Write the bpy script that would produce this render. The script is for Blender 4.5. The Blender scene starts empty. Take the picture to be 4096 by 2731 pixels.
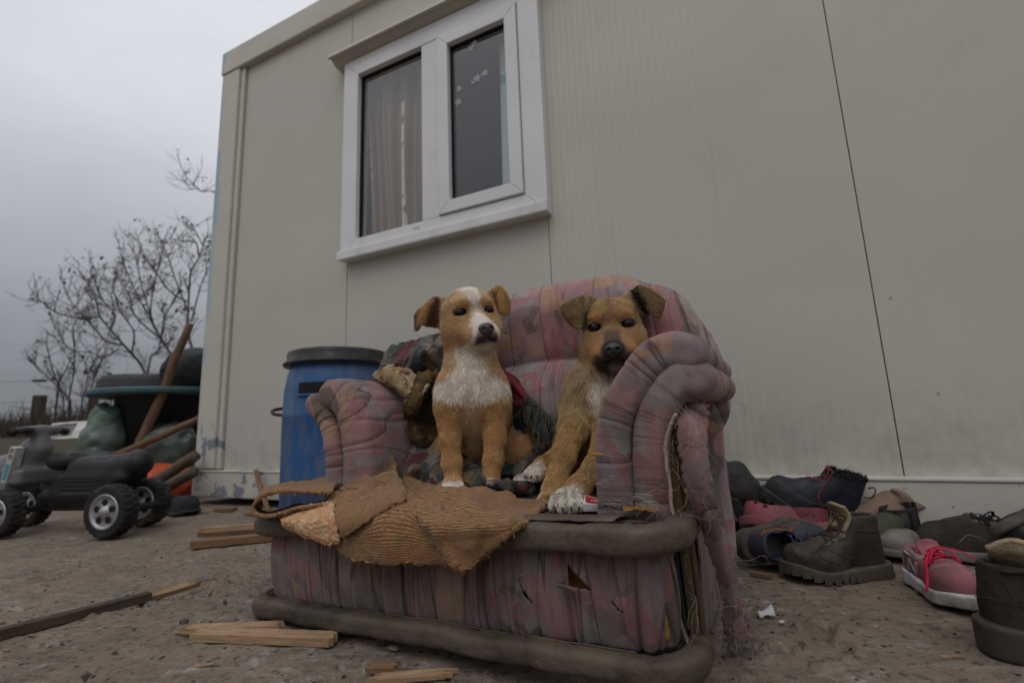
import bpy, bmesh, math, random
import numpy as np
from mathutils import Vector, Matrix, Euler
random.seed(7); np.random.seed(7)
S = bpy.context.scene; COL = S.collection
R = math.radians

# ---------------------------------------------------------------- camera
cam = bpy.data.cameras.new('camera'); camo = bpy.data.objects.new('camera', cam); COL.objects.link(camo)
cam.sensor_width = 36; cam.lens = 16.806; cam.clip_start = 0.02; cam.clip_end = 3000
camo.matrix_world = Matrix(((0.99926048, 0.0384512, 0, 0), (0.00652983, -0.16969556, -0.9854749, 0),
                            (-0.0378927, 0.98474612, -0.16982115, 0.33), (0, 0, 0, 1)))
cam.dof.use_dof = True; cam.dof.focus_distance = 0.82; cam.dof.aperture_fstop = 3.4
S.camera = camo
# ---------------------------------------------------------------- overcast sky
W = bpy.data.worlds.new('World'); S.world = W; W.use_nodes = True
SUN_EL, SUN_AZ = 58, 200
def build_world():
    nt = W.node_tree; nt.nodes.clear(); L = nt.links.new
    def nd(t, **k):
        n = nt.nodes.new(t)
        for a, v in k.items(): setattr(n, a, v)
        return n
    out = nd('ShaderNodeOutputWorld'); bg = nd('ShaderNodeBackground'); L(bg.outputs[0], out.inputs[0])
    sky = nd('ShaderNodeTexSky', sky_type='NISHITA', sun_disc=False)
    sky.sun_elevation = R(SUN_EL); sky.sun_rotation = R(SUN_AZ); sky.air_density = 1; sky.dust_density = 3
    tc = nd('ShaderNodeTexCoord'); sp = nd('ShaderNodeSeparateXYZ'); L(tc.outputs['Generated'], sp.inputs[0])
    # cloud deck: darker towards the horizon, about three times brighter overhead
    r = nd('ShaderNodeValToRGB'); L(sp.outputs[2], r.inputs[0])
    e = r.color_ramp.elements
    e[0].position = 0.0; e[0].color = (1.38, 1.45, 1.60, 1); e[1].position = 1.0; e[1].color = (7.7, 7.8, 8.1, 1)
    for p, c in ((0.10, (1.80, 1.88, 2.05, 1)), (0.28, (3.2, 3.28, 3.5, 1)), (0.5, (5.5, 5.6, 6.0, 1))):
        x = e.new(p); x.color = c
    mp = nd('ShaderNodeMapping'); mp.inputs['Scale'].default_value = (1.0, 1.0, 2.6); L(tc.outputs['Generated'], mp.inputs[0])
    n1 = nd('ShaderNodeTexNoise'); L(mp.outputs[0], n1.inputs['Vector'])
    n1.inputs['Scale'].default_value = 1.5; n1.inputs['Detail'].default_value = 6; n1.inputs['Roughness'].default_value = .55; n1.inputs['Distortion'].default_value = .5
    mr = nd('ShaderNodeMapRange'); L(n1.outputs['Fac'], mr.inputs[0])
    mr.inputs[1].default_value = .3; mr.inputs[2].default_value = .7; mr.inputs[3].default_value = .88; mr.inputs[4].default_value = 1.12
    mul = nd('ShaderNodeMix', data_type='RGBA', blend_type='MULTIPLY'); mul.inputs[0].default_value = 1
    L(r.outputs[0], mul.inputs[6]); L(mr.outputs[0], mul.inputs[7])
    mx = nd('ShaderNodeMix', data_type='RGBA'); mx.inputs[0].default_value = .93
    L(sky.outputs[0], mx.inputs[6]); L(mul.outputs[2], mx.inputs[7]); L(mx.outputs[2], bg.inputs[0])
    bg.inputs[1].default_value = 0.13
build_world()
sun = bpy.data.lights.new('sun', 'SUN'); sun.energy = 0.5; sun.angle = R(35); sun.color = (1, .96, .9)
suno = bpy.data.objects.new('sun', sun); COL.objects.link(suno)
suno.rotation_euler = (R(90 - SUN_EL), 0, R(180 - SUN_AZ))
S.view_settings.view_transform = 'Standard'; S.view_settings.look = 'None'
S.view_settings.exposure = -0.08; S.view_settings.gamma = 1; S.view_settings.use_curve_mapping = False

# ---------------------------------------------------------------- object helpers
def link(name, data, parent=None, kind=None):
    o = bpy.data.objects.new(name, data); COL.objects.link(o)
    if parent is not None: o.parent = parent
    if kind: o['kind'] = kind
    return o
def thing(name, label, cat, loc=(0, 0, 0), rot=(0, 0, 0), group=None):
    o = link(name, None); o.location = loc; o.rotation_euler = rot
    o.empty_display_size = .05
    return tag(o, label, cat, group)
def tag(o, label, cat, group=None):
    o['label'] = label; o['category'] = cat
    if group: o['group'] = group
    return o
def mesh(name, v, f, mat=None, parent=None, smooth=True, uv=None, kind=None, colors=None, flow=None):
    me = bpy.data.meshes.new(name)
    v = np.asarray(v, dtype=float)
    if isinstance(f, np.ndarray): f = f.tolist()
    me.from_pydata(v.tolist(), [], f); me.update()
    if smooth: me.shade_smooth()
    if uv is not None:
        l = me.uv_layers.new(name='UVMap'); li = np.empty(len(me.loops), dtype=np.int32); me.loops.foreach_get('vertex_index', li)
        l.data.foreach_set('uv', np.asarray(uv, dtype=np.float32)[li].ravel())
    if flow is not None: me.attributes.new('flow', 'FLOAT_VECTOR', 'POINT').data.foreach_set('vector', np.asarray(flow, dtype=np.float32).ravel())
    if colors is not None:
        a = me.attributes.new('coat', 'FLOAT_COLOR', 'POINT')
        a.data.foreach_set('color', np.concatenate([colors, np.ones((len(colors), 1))], 1).astype(np.float32).ravel())
    for m in (mat if isinstance(mat, (list, tuple)) else [mat] if mat else []): me.materials.append(m)
    return link(name, me, parent, kind)
def copy_tree(o, parent=None):
    c = o.copy(); COL.objects.link(c)
    if parent is not None: c.parent = parent
    for ch in [x for x in bpy.data.objects if x.parent == o]: copy_tree(ch, c)
    return c
class Acc:
    """collects pieces into one vertex and face list"""
    def __init__(s): s.v = []; s.f = []; s.n = 0
    def add(s, vf):
        v, f = vf; v = np.asarray(v, float); s.v.append(v)
        s.f += [[i + s.n for i in q] for q in (f.tolist() if isinstance(f, np.ndarray) else f)]; s.n += len(v); return s
    def get(s): return np.concatenate(s.v), s.f
def box(x0, x1, y0, y1, z0, z1, b=0.0):
    if b <= 0:
        v = [(x, y, z) for x in (x0, x1) for y in (y0, y1) for z in (z0, z1)]
        return v, [(0, 1, 3, 2), (4, 6, 7, 5), (0, 4, 5, 1), (2, 3, 7, 6), (0, 2, 6, 4), (1, 5, 7, 3)]
    bm = bmesh.new(); bmesh.ops.create_cube(bm, size=1)
    for q in bm.verts: q.co = Vector(((x0 + x1) / 2 + q.co.x * (x1 - x0), (y0 + y1) / 2 + q.co.y * (y1 - y0), (z0 + z1) / 2 + q.co.z * (z1 - z0)))
    bmesh.ops.bevel(bm, geom=bm.edges[:], offset=b, segments=2, profile=.6, affect='EDGES')
    bm.verts.index_update(); r = ([tuple(q.co) for q in bm.verts], [[q.index for q in f.verts] for f in bm.faces]); bm.free(); return r
def tube(path, rad, seg=8, caps=True, flat=1.0, sq=0):
    p = np.asarray(path, float); n = len(p); rad = np.broadcast_to(np.asarray(rad, float), (n,))
    t = np.gradient(p, axis=0); t /= np.linalg.norm(t, axis=1)[:, None] + 1e-12
    a = np.array([0, 0, 1.]) if abs(t[0][2]) < .9 else np.array([1., 0, 0])
    u = np.cross(t[0], a); u /= np.linalg.norm(u); V = []
    an = np.arange(seg) * 2 * math.pi / seg; ks = (np.abs(np.cos(an)) ** sq + np.abs(np.sin(an)) ** sq) ** (-1 / sq) if sq else np.ones(seg); cs, sn = (np.cos(an) * ks)[:, None], (np.sin(an) * ks)[:, None]
    for i in range(n):
        u = u - t[i] * (u @ t[i]); u /= np.linalg.norm(u) + 1e-12; w = np.cross(t[i], u)
        V.append(p[i] + rad[i] * (cs * u + flat * sn * w))
    V = np.concatenate(V); F = []
    for i in range(n - 1):
        for j in range(seg):
            k = (j + 1) % seg; F.append((i * seg + j, i * seg + k, (i + 1) * seg + k, (i + 1) * seg + j))
    if caps: F.append(tuple(range(seg))[::-1]); F.append(tuple((n - 1) * seg + j for j in range(seg)))
    return V, F
def lathe(prof, seg=40):
    V = []; F = []; n = len(prof)
    for i in range(seg):
        a = 2 * math.pi * i / seg
        V += [(r * math.cos(a), r * math.sin(a), z) for r, z in prof]
    for i in range(seg):
        for j in range(n - 1):
            a, b = i * n + j, ((i + 1) % seg) * n + j; F.append((a, b, b + 1, a + 1))
    return V, F
def crv(pts, n=24):
    """a smooth curve through the points (Catmull-Rom)"""
    p = np.asarray(pts, float); p = np.vstack([2 * p[0] - p[1], p, 2 * p[-1] - p[-2]]); m = len(p) - 3
    t = np.linspace(0, m - 1e-9, n); i = t.astype(int); f = (t - i)[:, None]
    a, b, c, d = p[i], p[i + 1], p[i + 2], p[i + 3]
    return .5 * (2 * b + (c - a) * f + (2 * a - 5 * b + 4 * c - d) * f ** 2 + (3 * b - a - 3 * c + d) * f ** 3)
def net(P, nu, nv):
    """a smooth surface through a net of points: rows x columns x 3"""
    P = np.asarray(P, float)
    A = np.stack([crv(P[i], nv) for i in range(len(P))]); B = np.stack([crv(A[:, j], nu) for j in range(nv)], 1)
    v = B.reshape(-1, 3); i = np.arange(nu - 1)[:, None] * nv + np.arange(nv - 1)[None]
    f = np.stack([i, i + 1, i + nv + 1, i + nv], -1).reshape(-1, 4)
    uv = np.stack(np.meshgrid(np.linspace(0, 1, nu), np.linspace(0, 1, nv), indexing='ij')[::-1], -1).reshape(-1, 2)
    return v, f, uv
def normals(v, f):
    v = np.asarray(v, float); f = np.asarray(f); a, b, c, d = (v[f[:, k]] for k in (0, 1, 2, 3))
    n = np.cross(c - a, d - b); N = np.zeros_like(v)
    for k in range(4): np.add.at(N, f[:, k], n)
    return N / (np.linalg.norm(N, axis=1)[:, None] + 1e-12)
def thick(o, t, off=0):
    m = o.modifiers.new('thickness', 'SOLIDIFY'); m.thickness = t; m.offset = off; return o
# ---------------------------------------------------------------- noise and signed distance tools
def vnoise(p, s=1.0, seed=0):
    p = np.asarray(p, float) * s + 1000.5; i = np.floor(p).astype(np.int64); f = p - i; f = f * f * (3 - 2 * f); r = 0
    for dx in (0, 1):
        for dy in (0, 1):
            for dz in (0, 1):
                h = ((i[..., 0] + dx) * 73856093) ^ ((i[..., 1] + dy) * 19349663) ^ ((i[..., 2] + dz) * 83492791) ^ (seed * 2654435761)
                h = (h ^ (h >> 13)) * 1274126177 & 0x7fffffff; h = (h ^ (h >> 16)) & 0xffff
                r = r + (h / 65535.0) * np.where(dx, f[..., 0], 1 - f[..., 0]) * np.where(dy, f[..., 1], 1 - f[..., 1]) * np.where(dz, f[..., 2], 1 - f[..., 2])
    return r * 2 - 1
def fbm(p, s=1.0, o=4, seed=0): return sum(vnoise(p, s * 2 ** k, seed + k) * .5 ** k for k in range(o))
def sm(a, b, x): t = np.clip((x - a) / (b - a), 0, 1); return t * t * (3 - 2 * t)
def ell(p, c, r, rot=None):
    q = p - np.asarray(c, float)
    if rot is not None: q = q @ np.array(Euler([R(a) for a in rot]).to_matrix())
    r = np.asarray(r, float); k0 = np.linalg.norm(q / r, axis=1); k1 = np.linalg.norm(q / r ** 2, axis=1); return k0 * (k0 - 1) / (k1 + 1e-9)
def cap(p, a, b, r1, r2):
    a = np.asarray(a, float); d = np.asarray(b, float) - a; t = np.clip((p - a) @ d / (d @ d), 0, 1)
    return np.linalg.norm(p - a - t[:, None] * d, axis=1) - (r1 + (r2 - r1) * t)
def chain(p, pts, rs, k=.01):
    r = None
    for i in range(len(pts) - 1):
        d = cap(p, pts[i], pts[i + 1], rs[i], rs[i + 1]); r = d if r is None else smin(r, d, k)
    return r
def smin(a, b, k): h = np.clip(.5 + .5 * (b - a) / k, 0, 1); return b + (a - b) * h - k * h * (1 - h)
def smax(a, b, k): return -smin(-a, -b, k)
def rbox(p, c, h, r=.0):
    q = np.abs(p - np.asarray(c, float)) - np.asarray(h, float) + r
    return np.linalg.norm(np.maximum(q, 0), axis=1) + np.minimum(q.max(1), 0) - r
def poly2(x, z, pts):
    """distance to an open 2D polyline and the length along it"""
    p = np.asarray(pts, float); q = np.stack([x, z], -1); best = np.full(len(q), 9.); arc = np.zeros(len(q)); s = 0
    for a, b in zip(p[:-1], p[1:]):
        d = b - a; l = np.linalg.norm(d); t = np.clip((q - a) @ d / (d @ d), 0, 1); e = np.linalg.norm(q - a - t[:, None] * d, axis=1)
        m = e < best; best = np.where(m, e, best); arc = np.where(m, s + t * l, arc); s += l
    return best, arc
def extr(d2, w, h, r):
    """solid from a flat distance d2 pulled to +-h along w, rounded by r"""
    q = np.stack([d2 + r, np.abs(w) - h + r], -1); return np.linalg.norm(np.maximum(q, 0), axis=1) + np.minimum(q.max(1), 0) - r
def skin(fn, lo, hi, res):
    """surface of a signed distance function (surface nets)"""
    lo = np.asarray(lo, float); hi = np.asarray(hi, float); n = np.ceil((hi - lo) / res).astype(int) + 1
    ax = [lo[k] + res * np.arange(n[k]) for k in range(3)]
    G = np.stack(np.meshgrid(*ax, indexing='ij'), -1); D = fn(G.reshape(-1, 3)).reshape(n); D = np.where(D == 0, 1e-9, D)
    I = D < 0; c = n - 1; acc = np.zeros((*c, 3)); cnt = np.zeros(c)
    sl = lambda o: tuple(slice(o[k], o[k] + c[k]) for k in range(3))
    cs = [(a, b, d) for a in (0, 1) for b in (0, 1) for d in (0, 1)]
    for a in cs:
        for k in range(3):
            if a[k] == 0:
                b = list(a); b[k] = 1; da, db = D[sl(a)], D[sl(b)]; m = (da < 0) != (db < 0)
                t = np.where(m, da / np.where(m, da - db, 1), 0); e = np.array(a, float) + t[..., None] * (np.arange(3) == k)
                acc += np.where(m[..., None], e, 0); cnt += m
    act = cnt > 0; idx = np.full(c, -1); idx[act] = np.arange(act.sum())
    V = (np.argwhere(act) + acc[act] / cnt[act][:, None]) * res + lo; F = []
    for k in range(3):
        a = [slice(1, c[j]) for j in range(3)]; a[k] = slice(0, c[k]); b = list(a); b[k] = slice(1, c[k] + 1)
        i0, i1 = I[tuple(a)], I[tuple(b)]; E = np.argwhere(i0 != i1); s = i0[i0 != i1]; off = [1, 1, 1]; off[k] = 0; E = E + off
        u, w = [(1, 2), (2, 0), (0, 1)][k]; du = np.zeros(3, int); du[u] = 1; dw = np.zeros(3, int); dw[w] = 1
        g = lambda e: idx[e[:, 0], e[:, 1], e[:, 2]]
        q = np.stack([g(E - du - dw), g(E - dw), g(E), g(E - du)], -1); q[~s] = q[~s][:, ::-1]; F.append(q)
    return V, np.concatenate(F)

# ---------------------------------------------------------------- material helper
class Mat:
    def __init__(s, name):
        s.m = bpy.data.materials.new(name); s.m.use_nodes = True; s.nt = s.m.node_tree; s.L = s.nt.links.new
        s.b = s.nt.nodes['Principled BSDF']; s.tc = s.nt.nodes.new('ShaderNodeTexCoord')
        s.ob = s.tc.outputs['Object']; s.uv = s.tc.outputs['UV']
    def nd(s, t, **k):
        n = s.nt.nodes.new(t)
        for a, v in k.items(): setattr(n, a, v)
        return n
    def put(s, sock, v):
        if v is None: return
        if isinstance(v, bpy.types.NodeSocket): s.L(v, sock)
        else:
            if sock.type == 'RGBA' and not isinstance(v, (int, float)) and len(v) == 3: v = (*v, 1)
            sock.default_value = v
    def map(s, vec=None, scale=(1, 1, 1), rot=(0, 0, 0), loc=(0, 0, 0)):
        n = s.nd('ShaderNodeMapping'); s.L(vec or s.ob, n.inputs[0]); n.inputs['Scale'].default_value = scale
        n.inputs['Rotation'].default_value = rot; n.inputs['Location'].default_value = loc; return n.outputs[0]
    def noise(s, sc, det=4, ro=.55, vec=None, dist=0, col=False):
        n = s.nd('ShaderNodeTexNoise'); s.L(vec or s.ob, n.inputs['Vector'])
        for k, v in (('Scale', sc), ('Detail', det), ('Roughness', ro), ('Distortion', dist)): n.inputs[k].default_value = v
        return n.outputs['Color' if col else 'Fac']
    def voro(s, sc, vec=None, out='Color', feat='F1', rnd=1, met='EUCLIDEAN'):
        n = s.nd('ShaderNodeTexVoronoi', feature=feat); s.L(vec or s.ob, n.inputs['Vector'])
        if feat in ('F1', 'F2'): n.distance = met
        n.inputs['Scale'].default_value = sc; n.inputs['Randomness'].default_value = rnd; return n.outputs[out]
    def wave(s, sc, vec=None, dist=0, det=2, dscale=1, axis='X', prof='SIN'):
        n = s.nd('ShaderNodeTexWave', bands_direction=axis, wave_profile=prof); s.L(vec or s.ob, n.inputs['Vector'])
        for k, v in (('Scale', sc), ('Distortion', dist), ('Detail', det), ('Detail Scale', dscale)): n.inputs[k].default_value = v
        return n.outputs['Fac']
    def ramp(s, f, stops, interp='LINEAR'):
        n = s.nd('ShaderNodeValToRGB'); s.L(f, n.inputs[0]); n.color_ramp.interpolation = interp; e = n.color_ramp.elements
        st = [(p, (c, c, c) if isinstance(c, (int, float)) else c) for p, c in stops]
        e[0].position, e[0].color = st[0][0], (*st[0][1], 1); e[1].position, e[1].color = st[-1][0], (*st[-1][1], 1)
        for p, c in st[1:-1]: x = e.new(p); x.color = (*c, 1)
        return n.outputs[0]
    def mix(s, f, a, b, mode='MIX'):
        n = s.nd('ShaderNodeMix', data_type='RGBA', blend_type=mode); s.put(n.inputs[0], f); s.put(n.inputs[6], a); s.put(n.inputs[7], b); return n.outputs[2]
    def math(s, op, a, b=None):
        n = s.nd('ShaderNodeMath', operation=op); s.put(n.inputs[0], a); s.put(n.inputs[1], b); return n.outputs[0]
    def add(s, a, b): n = s.nd('ShaderNodeVectorMath', operation='ADD'); s.put(n.inputs[0], a); s.put(n.inputs[1], b); return n.outputs[0]
    def sep(s, v, k): n = s.nd('ShaderNodeSeparateXYZ'); s.L(v, n.inputs[0]); return n.outputs[k]
    def attr(s, name): n = s.nd('ShaderNodeAttribute', attribute_name=name); return n.outputs['Color']
    def flow(s): n = s.nd('ShaderNodeAttribute', attribute_name='flow'); return n.outputs['Vector']
    def bump(s, h, st=.3, d=.01, nrm=None):
        n = s.nd('ShaderNodeBump'); n.inputs['Strength'].default_value = st; n.inputs['Distance'].default_value = d; s.L(h, n.inputs['Height'])
        if nrm: s.L(nrm, n.inputs['Normal'])
        return n.outputs[0]
    def out(s, col=None, rough=None, nrm=None, spec=None, metal=None, **k):
        for nm, v in (('Base Color', col), ('Roughness', rough), ('Normal', nrm), ('Specular IOR Level', spec), ('Metallic', metal)): s.put(s.b.inputs[nm], v)
        for a, v in k.items(): s.put(s.b.inputs[a.replace('_', ' ')], v)
        return s.m
def plain(name, c1, c2=None, sc=30, rough=.6, spec=.4, bump=.2, bd=.002, metal=0, fine=300, dirt=None, dsc=8, dcut=(.5, .75)):
    """a worn plain surface: two close tones, a little dirt, fine relief"""
    m = Mat(name); c2 = c2 or tuple(x * .75 for x in c1)
    c = m.mix(m.ramp(m.noise(sc, 6), [(.35, 0.), (.65, 1.)]), c1, c2)
    if dirt: c = m.mix(m.ramp(m.noise(dsc, 7, .65), [(dcut[0], 0.), (dcut[1], 1.)]), c, dirt)
    h = m.noise(fine, 3); r = m.ramp(m.noise(sc * 1.7, 4), [(.3, max(rough - .1, .05)), (.7, min(rough + .12, 1))])
    return m.out(c, r, m.bump(h, bump, bd), spec, metal)
# ================================================================ ground
def th(x, y):
    """height of the ground: a flat yard, a bank of earth rising beyond it on the far side"""
    x = np.asarray(x, float); y = np.asarray(y, float); q = y * .9 - x * .42
    return sm(3.9, 8.5, q) * .40 * sm(-1.2, -2.6, x) + sm(10, 60, np.hypot(x, y)) * .5
PITS = [(-.80, 1.02, .045, .02), (-.71, 1.20, .04, .012), (.45, .80, .022, .02), (-.9, 1.4, .035, .008), (-1.15, 1.25, .05, .007), (-.42, 1.0, .04, .006), (-.62, .74, .03, .007), (.30, .66, .03, .006), (-.565, .86, .035, .006), (.42, .75, .05, .012), (-.74, 1.12, .06, .01), (-1.0, 1.02, .05, .006), (.36, .74, .02, .015), (-.25, .72, .05, .005), (-.95, 1.3, .05, .005), (.62, .78, .03, .005)]
def m_ground():
    m = Mat('dirty_concrete'); p = m.ob
    big = m.noise(1.6, 6, .6); mid = m.noise(9, 8, .68); fin = m.noise(70, 6, .7)
    c = m.mix(m.ramp(big, [(.3, 0.), (.7, 1.)]), (.190, .147, .110), (.25, .203, .158))
    c = m.mix(m.ramp(mid, [(.46, 0.), (.70, .8)]), c, (.130, .10, .076))
    pale = m.math('MULTIPLY', m.ramp(m.noise(26, 9, .75), [(.54, 0.), (.66, 1.)]), m.ramp(m.noise(3.5, 4), [(.42, 0.), (.6, 1.)]))
    c = m.mix(pale, c, (.42, .395, .365))
    sv = m.map(scale=(5, 26, 8), rot=(0, 0, .35)); c = m.mix(m.ramp(m.noise(1.6, 7, .7, sv), [(.52, 0.), (.70, .6)]), c, (.105, .088, .066)); c = m.mix(m.ramp(m.noise(2.1, 7, .72, m.map(sv, loc=(4, 2, 1))), [(.54, 0.), (.7, .5)]), c, (.37, .33, .285))
    c = m.mix(m.ramp(fin, [(.36, .8), (.47, 0.)]), c, (.06, .047, .037))
    vd = m.voro(60, out='Distance'); vc = m.voro(60)
    c = m.mix(m.math('MULTIPLY', m.ramp(vd, [(.16, 1.), (.24, 0.)]), m.ramp(m.sep(vc, 0), [(.62, 0.), (.64, 1.)])), c, (.03, .026, .022))
    # earth and thin winter grass beyond the concrete
    e = m.math('SUBTRACT', m.math('MULTIPLY', m.sep(p, 1), .9), m.math('MULTIPLY', m.sep(p, 0), .42))
    e = m.math('ADD', e, m.math('MULTIPLY', m.noise(1.2, 5), 1.2))
    f = m.ramp(m.math('DIVIDE', e, 10), [(.40, 0.), (.44, 1.)])
    ec = m.mix(m.ramp(m.noise(2.5, 8, .7), [(.4, 0.), (.62, 1.)]), (.050, .037, .026), (.050, .052, .025))
    c = m.mix(f, c, ec)
    h = m.math('ADD', m.math('MULTIPLY', m.noise(38, 8, .72), 1.0), m.math('MULTIPLY', m.noise(160, 5, .7), .35))
    n = m.bump(h, .65, .010)
    return m.out(c, .92, n, .25)
def build_ground():
    r = [.15]
    while r[-1] < 12: r.append(r[-1] * 1.0135)
    while r[-1] < 1800: r.append(r[-1] * 1.16)
    r = np.array(r); a = np.concatenate([np.linspace(R(28), R(150), 440), np.linspace(R(150), R(388), 70)[1:-1]]); nA = len(a)
    X = r[:, None] * np.cos(a); Y = r[:, None] * np.sin(a); P = np.stack([X, Y, 0 * X], -1)
    Z = th(X, Y); near = sm(9, 4, np.hypot(X, Y))
    Z = Z + near * (fbm(P, 5, 4, 3) * .004 + np.minimum(fbm(P, 22, 3, 9), .25) * .0035 + fbm(P, 60, 2, 5) * .0012 - .002)
    Z = Z + (1 - near) * fbm(P, .5, 4, 2) * .05 * sm(4, 8, np.hypot(X, Y))
    for (px, py, pr, pd) in PITS:
        dd = np.hypot(X - px, (Y - py) * 1.3) / pr + .5 * fbm(P, 45, 3, 4); Z = Z - pd * sm(1.1, .5, dd) + pd * .45 * sm(.5, 0, np.abs(dd - 1.25))
    P[..., 2] = Z; v = P.reshape(-1, 3); n = len(r)
    i = np.arange(n - 1)[:, None] * nA + np.arange(nA)[None]; j = np.arange(n - 1)[:, None] * nA + (np.arange(nA)[None] + 1) % nA
    f = np.stack([i, i + nA, j + nA, j], -1).reshape(-1, 4)
    mesh('ground', v, f, m_ground(), kind='structure')
build_ground()

# ================================================================ site cabin
CAB = thing('site_cabin', 'beige metal panel cabin with white framed window standing behind the pink armchair', 'cabin', (-1.639, 2.492, 0), (0, 0, math.atan2(-.431, .903)))
def m_wall():
    m = Mat('beige_sheet_metal'); p = m.ob
    c = m.mix(m.ramp(m.noise(1.3, 4), [(.35, 0.), (.7, 1.)]), (.515, .497, .437), (.478, .462, .408))
    st = m.noise(5, 5, .6, m.map(scale=(9, 9, .35)))
    c = m.mix(m.ramp(st, [(.60, 0.), (.85, .28)]), c, (.38, .34, .28))
    low = m.ramp(m.sep(p, 2), [(.15, 1.), (.45, 0.)])
    c = m.mix(m.math('MULTIPLY', low, m.ramp(m.noise(14, 6, .7), [(.4, 0.), (.75, .7)])), c, (.27, .25, .22))
    sp = m.voro(16, out='Distance'); sc = m.voro(16)
    c = m.mix(m.math('MULTIPLY', m.ramp(sp, [(.05, .6), (.09, 0.)]), m.ramp(m.sep(sc, 0), [(.94, 0.), (.95, 1.)])), c, (.2, .15, .1))
    rib = m.wave(13, axis='X', prof='SIN'); n = m.bump(rib, .22, .004); n = m.bump(m.noise(1.2, 2), .25, .05, n)
    return m.out(c, m.ramp(m.noise(3, 4), [(.3, .42), (.7, .58)]), n, .35)
def m_trim(chips=True):
    m = Mat('painted_steel_trim'); p = m.ob
    c = m.mix(m.ramp(m.noise(2, 4), [(.35, 0.), (.7, 1.)]), (.50, .475, .415), (.56, .535, .47))
    x, z = m.sep(p, 0), m.sep(p, 2); nz = m.noise(9, 7, .62)
    lowch = m.math('MULTIPLY', m.ramp(nz, [(.545, 0.), (.56, 1.)]), m.math('MULTIPLY', m.ramp(m.math('DIVIDE', z, 2), [(.17, 1.), (.2, 0.)]), m.ramp(m.math('DIVIDE', x, 4), [(.2, 1.), (.32, 0.)])))
    c = m.mix(lowch, c, (.20, .22, .26))
    edge = m.math('ADD', m.math('MULTIPLY', x, 6.), m.math('MULTIPLY', m.noise(4.5, 6, .6, m.map(scale=(2, 2, .8), loc=(0, 0, .3))), 1.0))
    eg = m.math('MULTIPLY', m.ramp(edge, [(.66, 1.), (.69, 0.)]), m.ramp(m.math('DIVIDE', z, 3), [(.2, 0.), (.24, 1.)]))
    c = m.mix(m.math('MULTIPLY', eg, m.ramp(m.noise(1.7, 2, .5, m.map(loc=(5, 0, .8))), [(.42, 0.), (.46, 1.)])), c, (.33, .45, .54))
    c = m.mix(m.math('MULTIPLY', m.ramp(m.noise(55, 4), [(.68, 0.), (.72, 1.)]), m.ramp(m.noise(3, 3, .5, m.map(loc=(3, 1, 2))), [(.5, 0.), (.55, 1.)])), c, (.06, .06, .07))
    n = m.bump(m.noise(7, 3), .3, .02); n = m.bump(nz, .2, .002, n)
    return m.out(c, .5, n, .4)
M_WALL = m_wall(); M_TRIM = m_trim()
M_PVC = plain('white_window_plastic', (.72, .72, .73), (.66, .66, .66), 3, .38, .45, .1, .001, fine=120, dirt=(.42, .40, .37), dsc=5, dcut=(.58, .9))
M_SEAL = plain('black_rubber_seal', (.012, .012, .013), rough=.7)
M_DARK = plain('dark_interior', (.06, .058, .055), rough=.9)
def part(name, vf, mat, parent, **k): return mesh(name, vf[0], vf[1], mat, parent, smooth=k.pop('smooth', False), **k)
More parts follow.
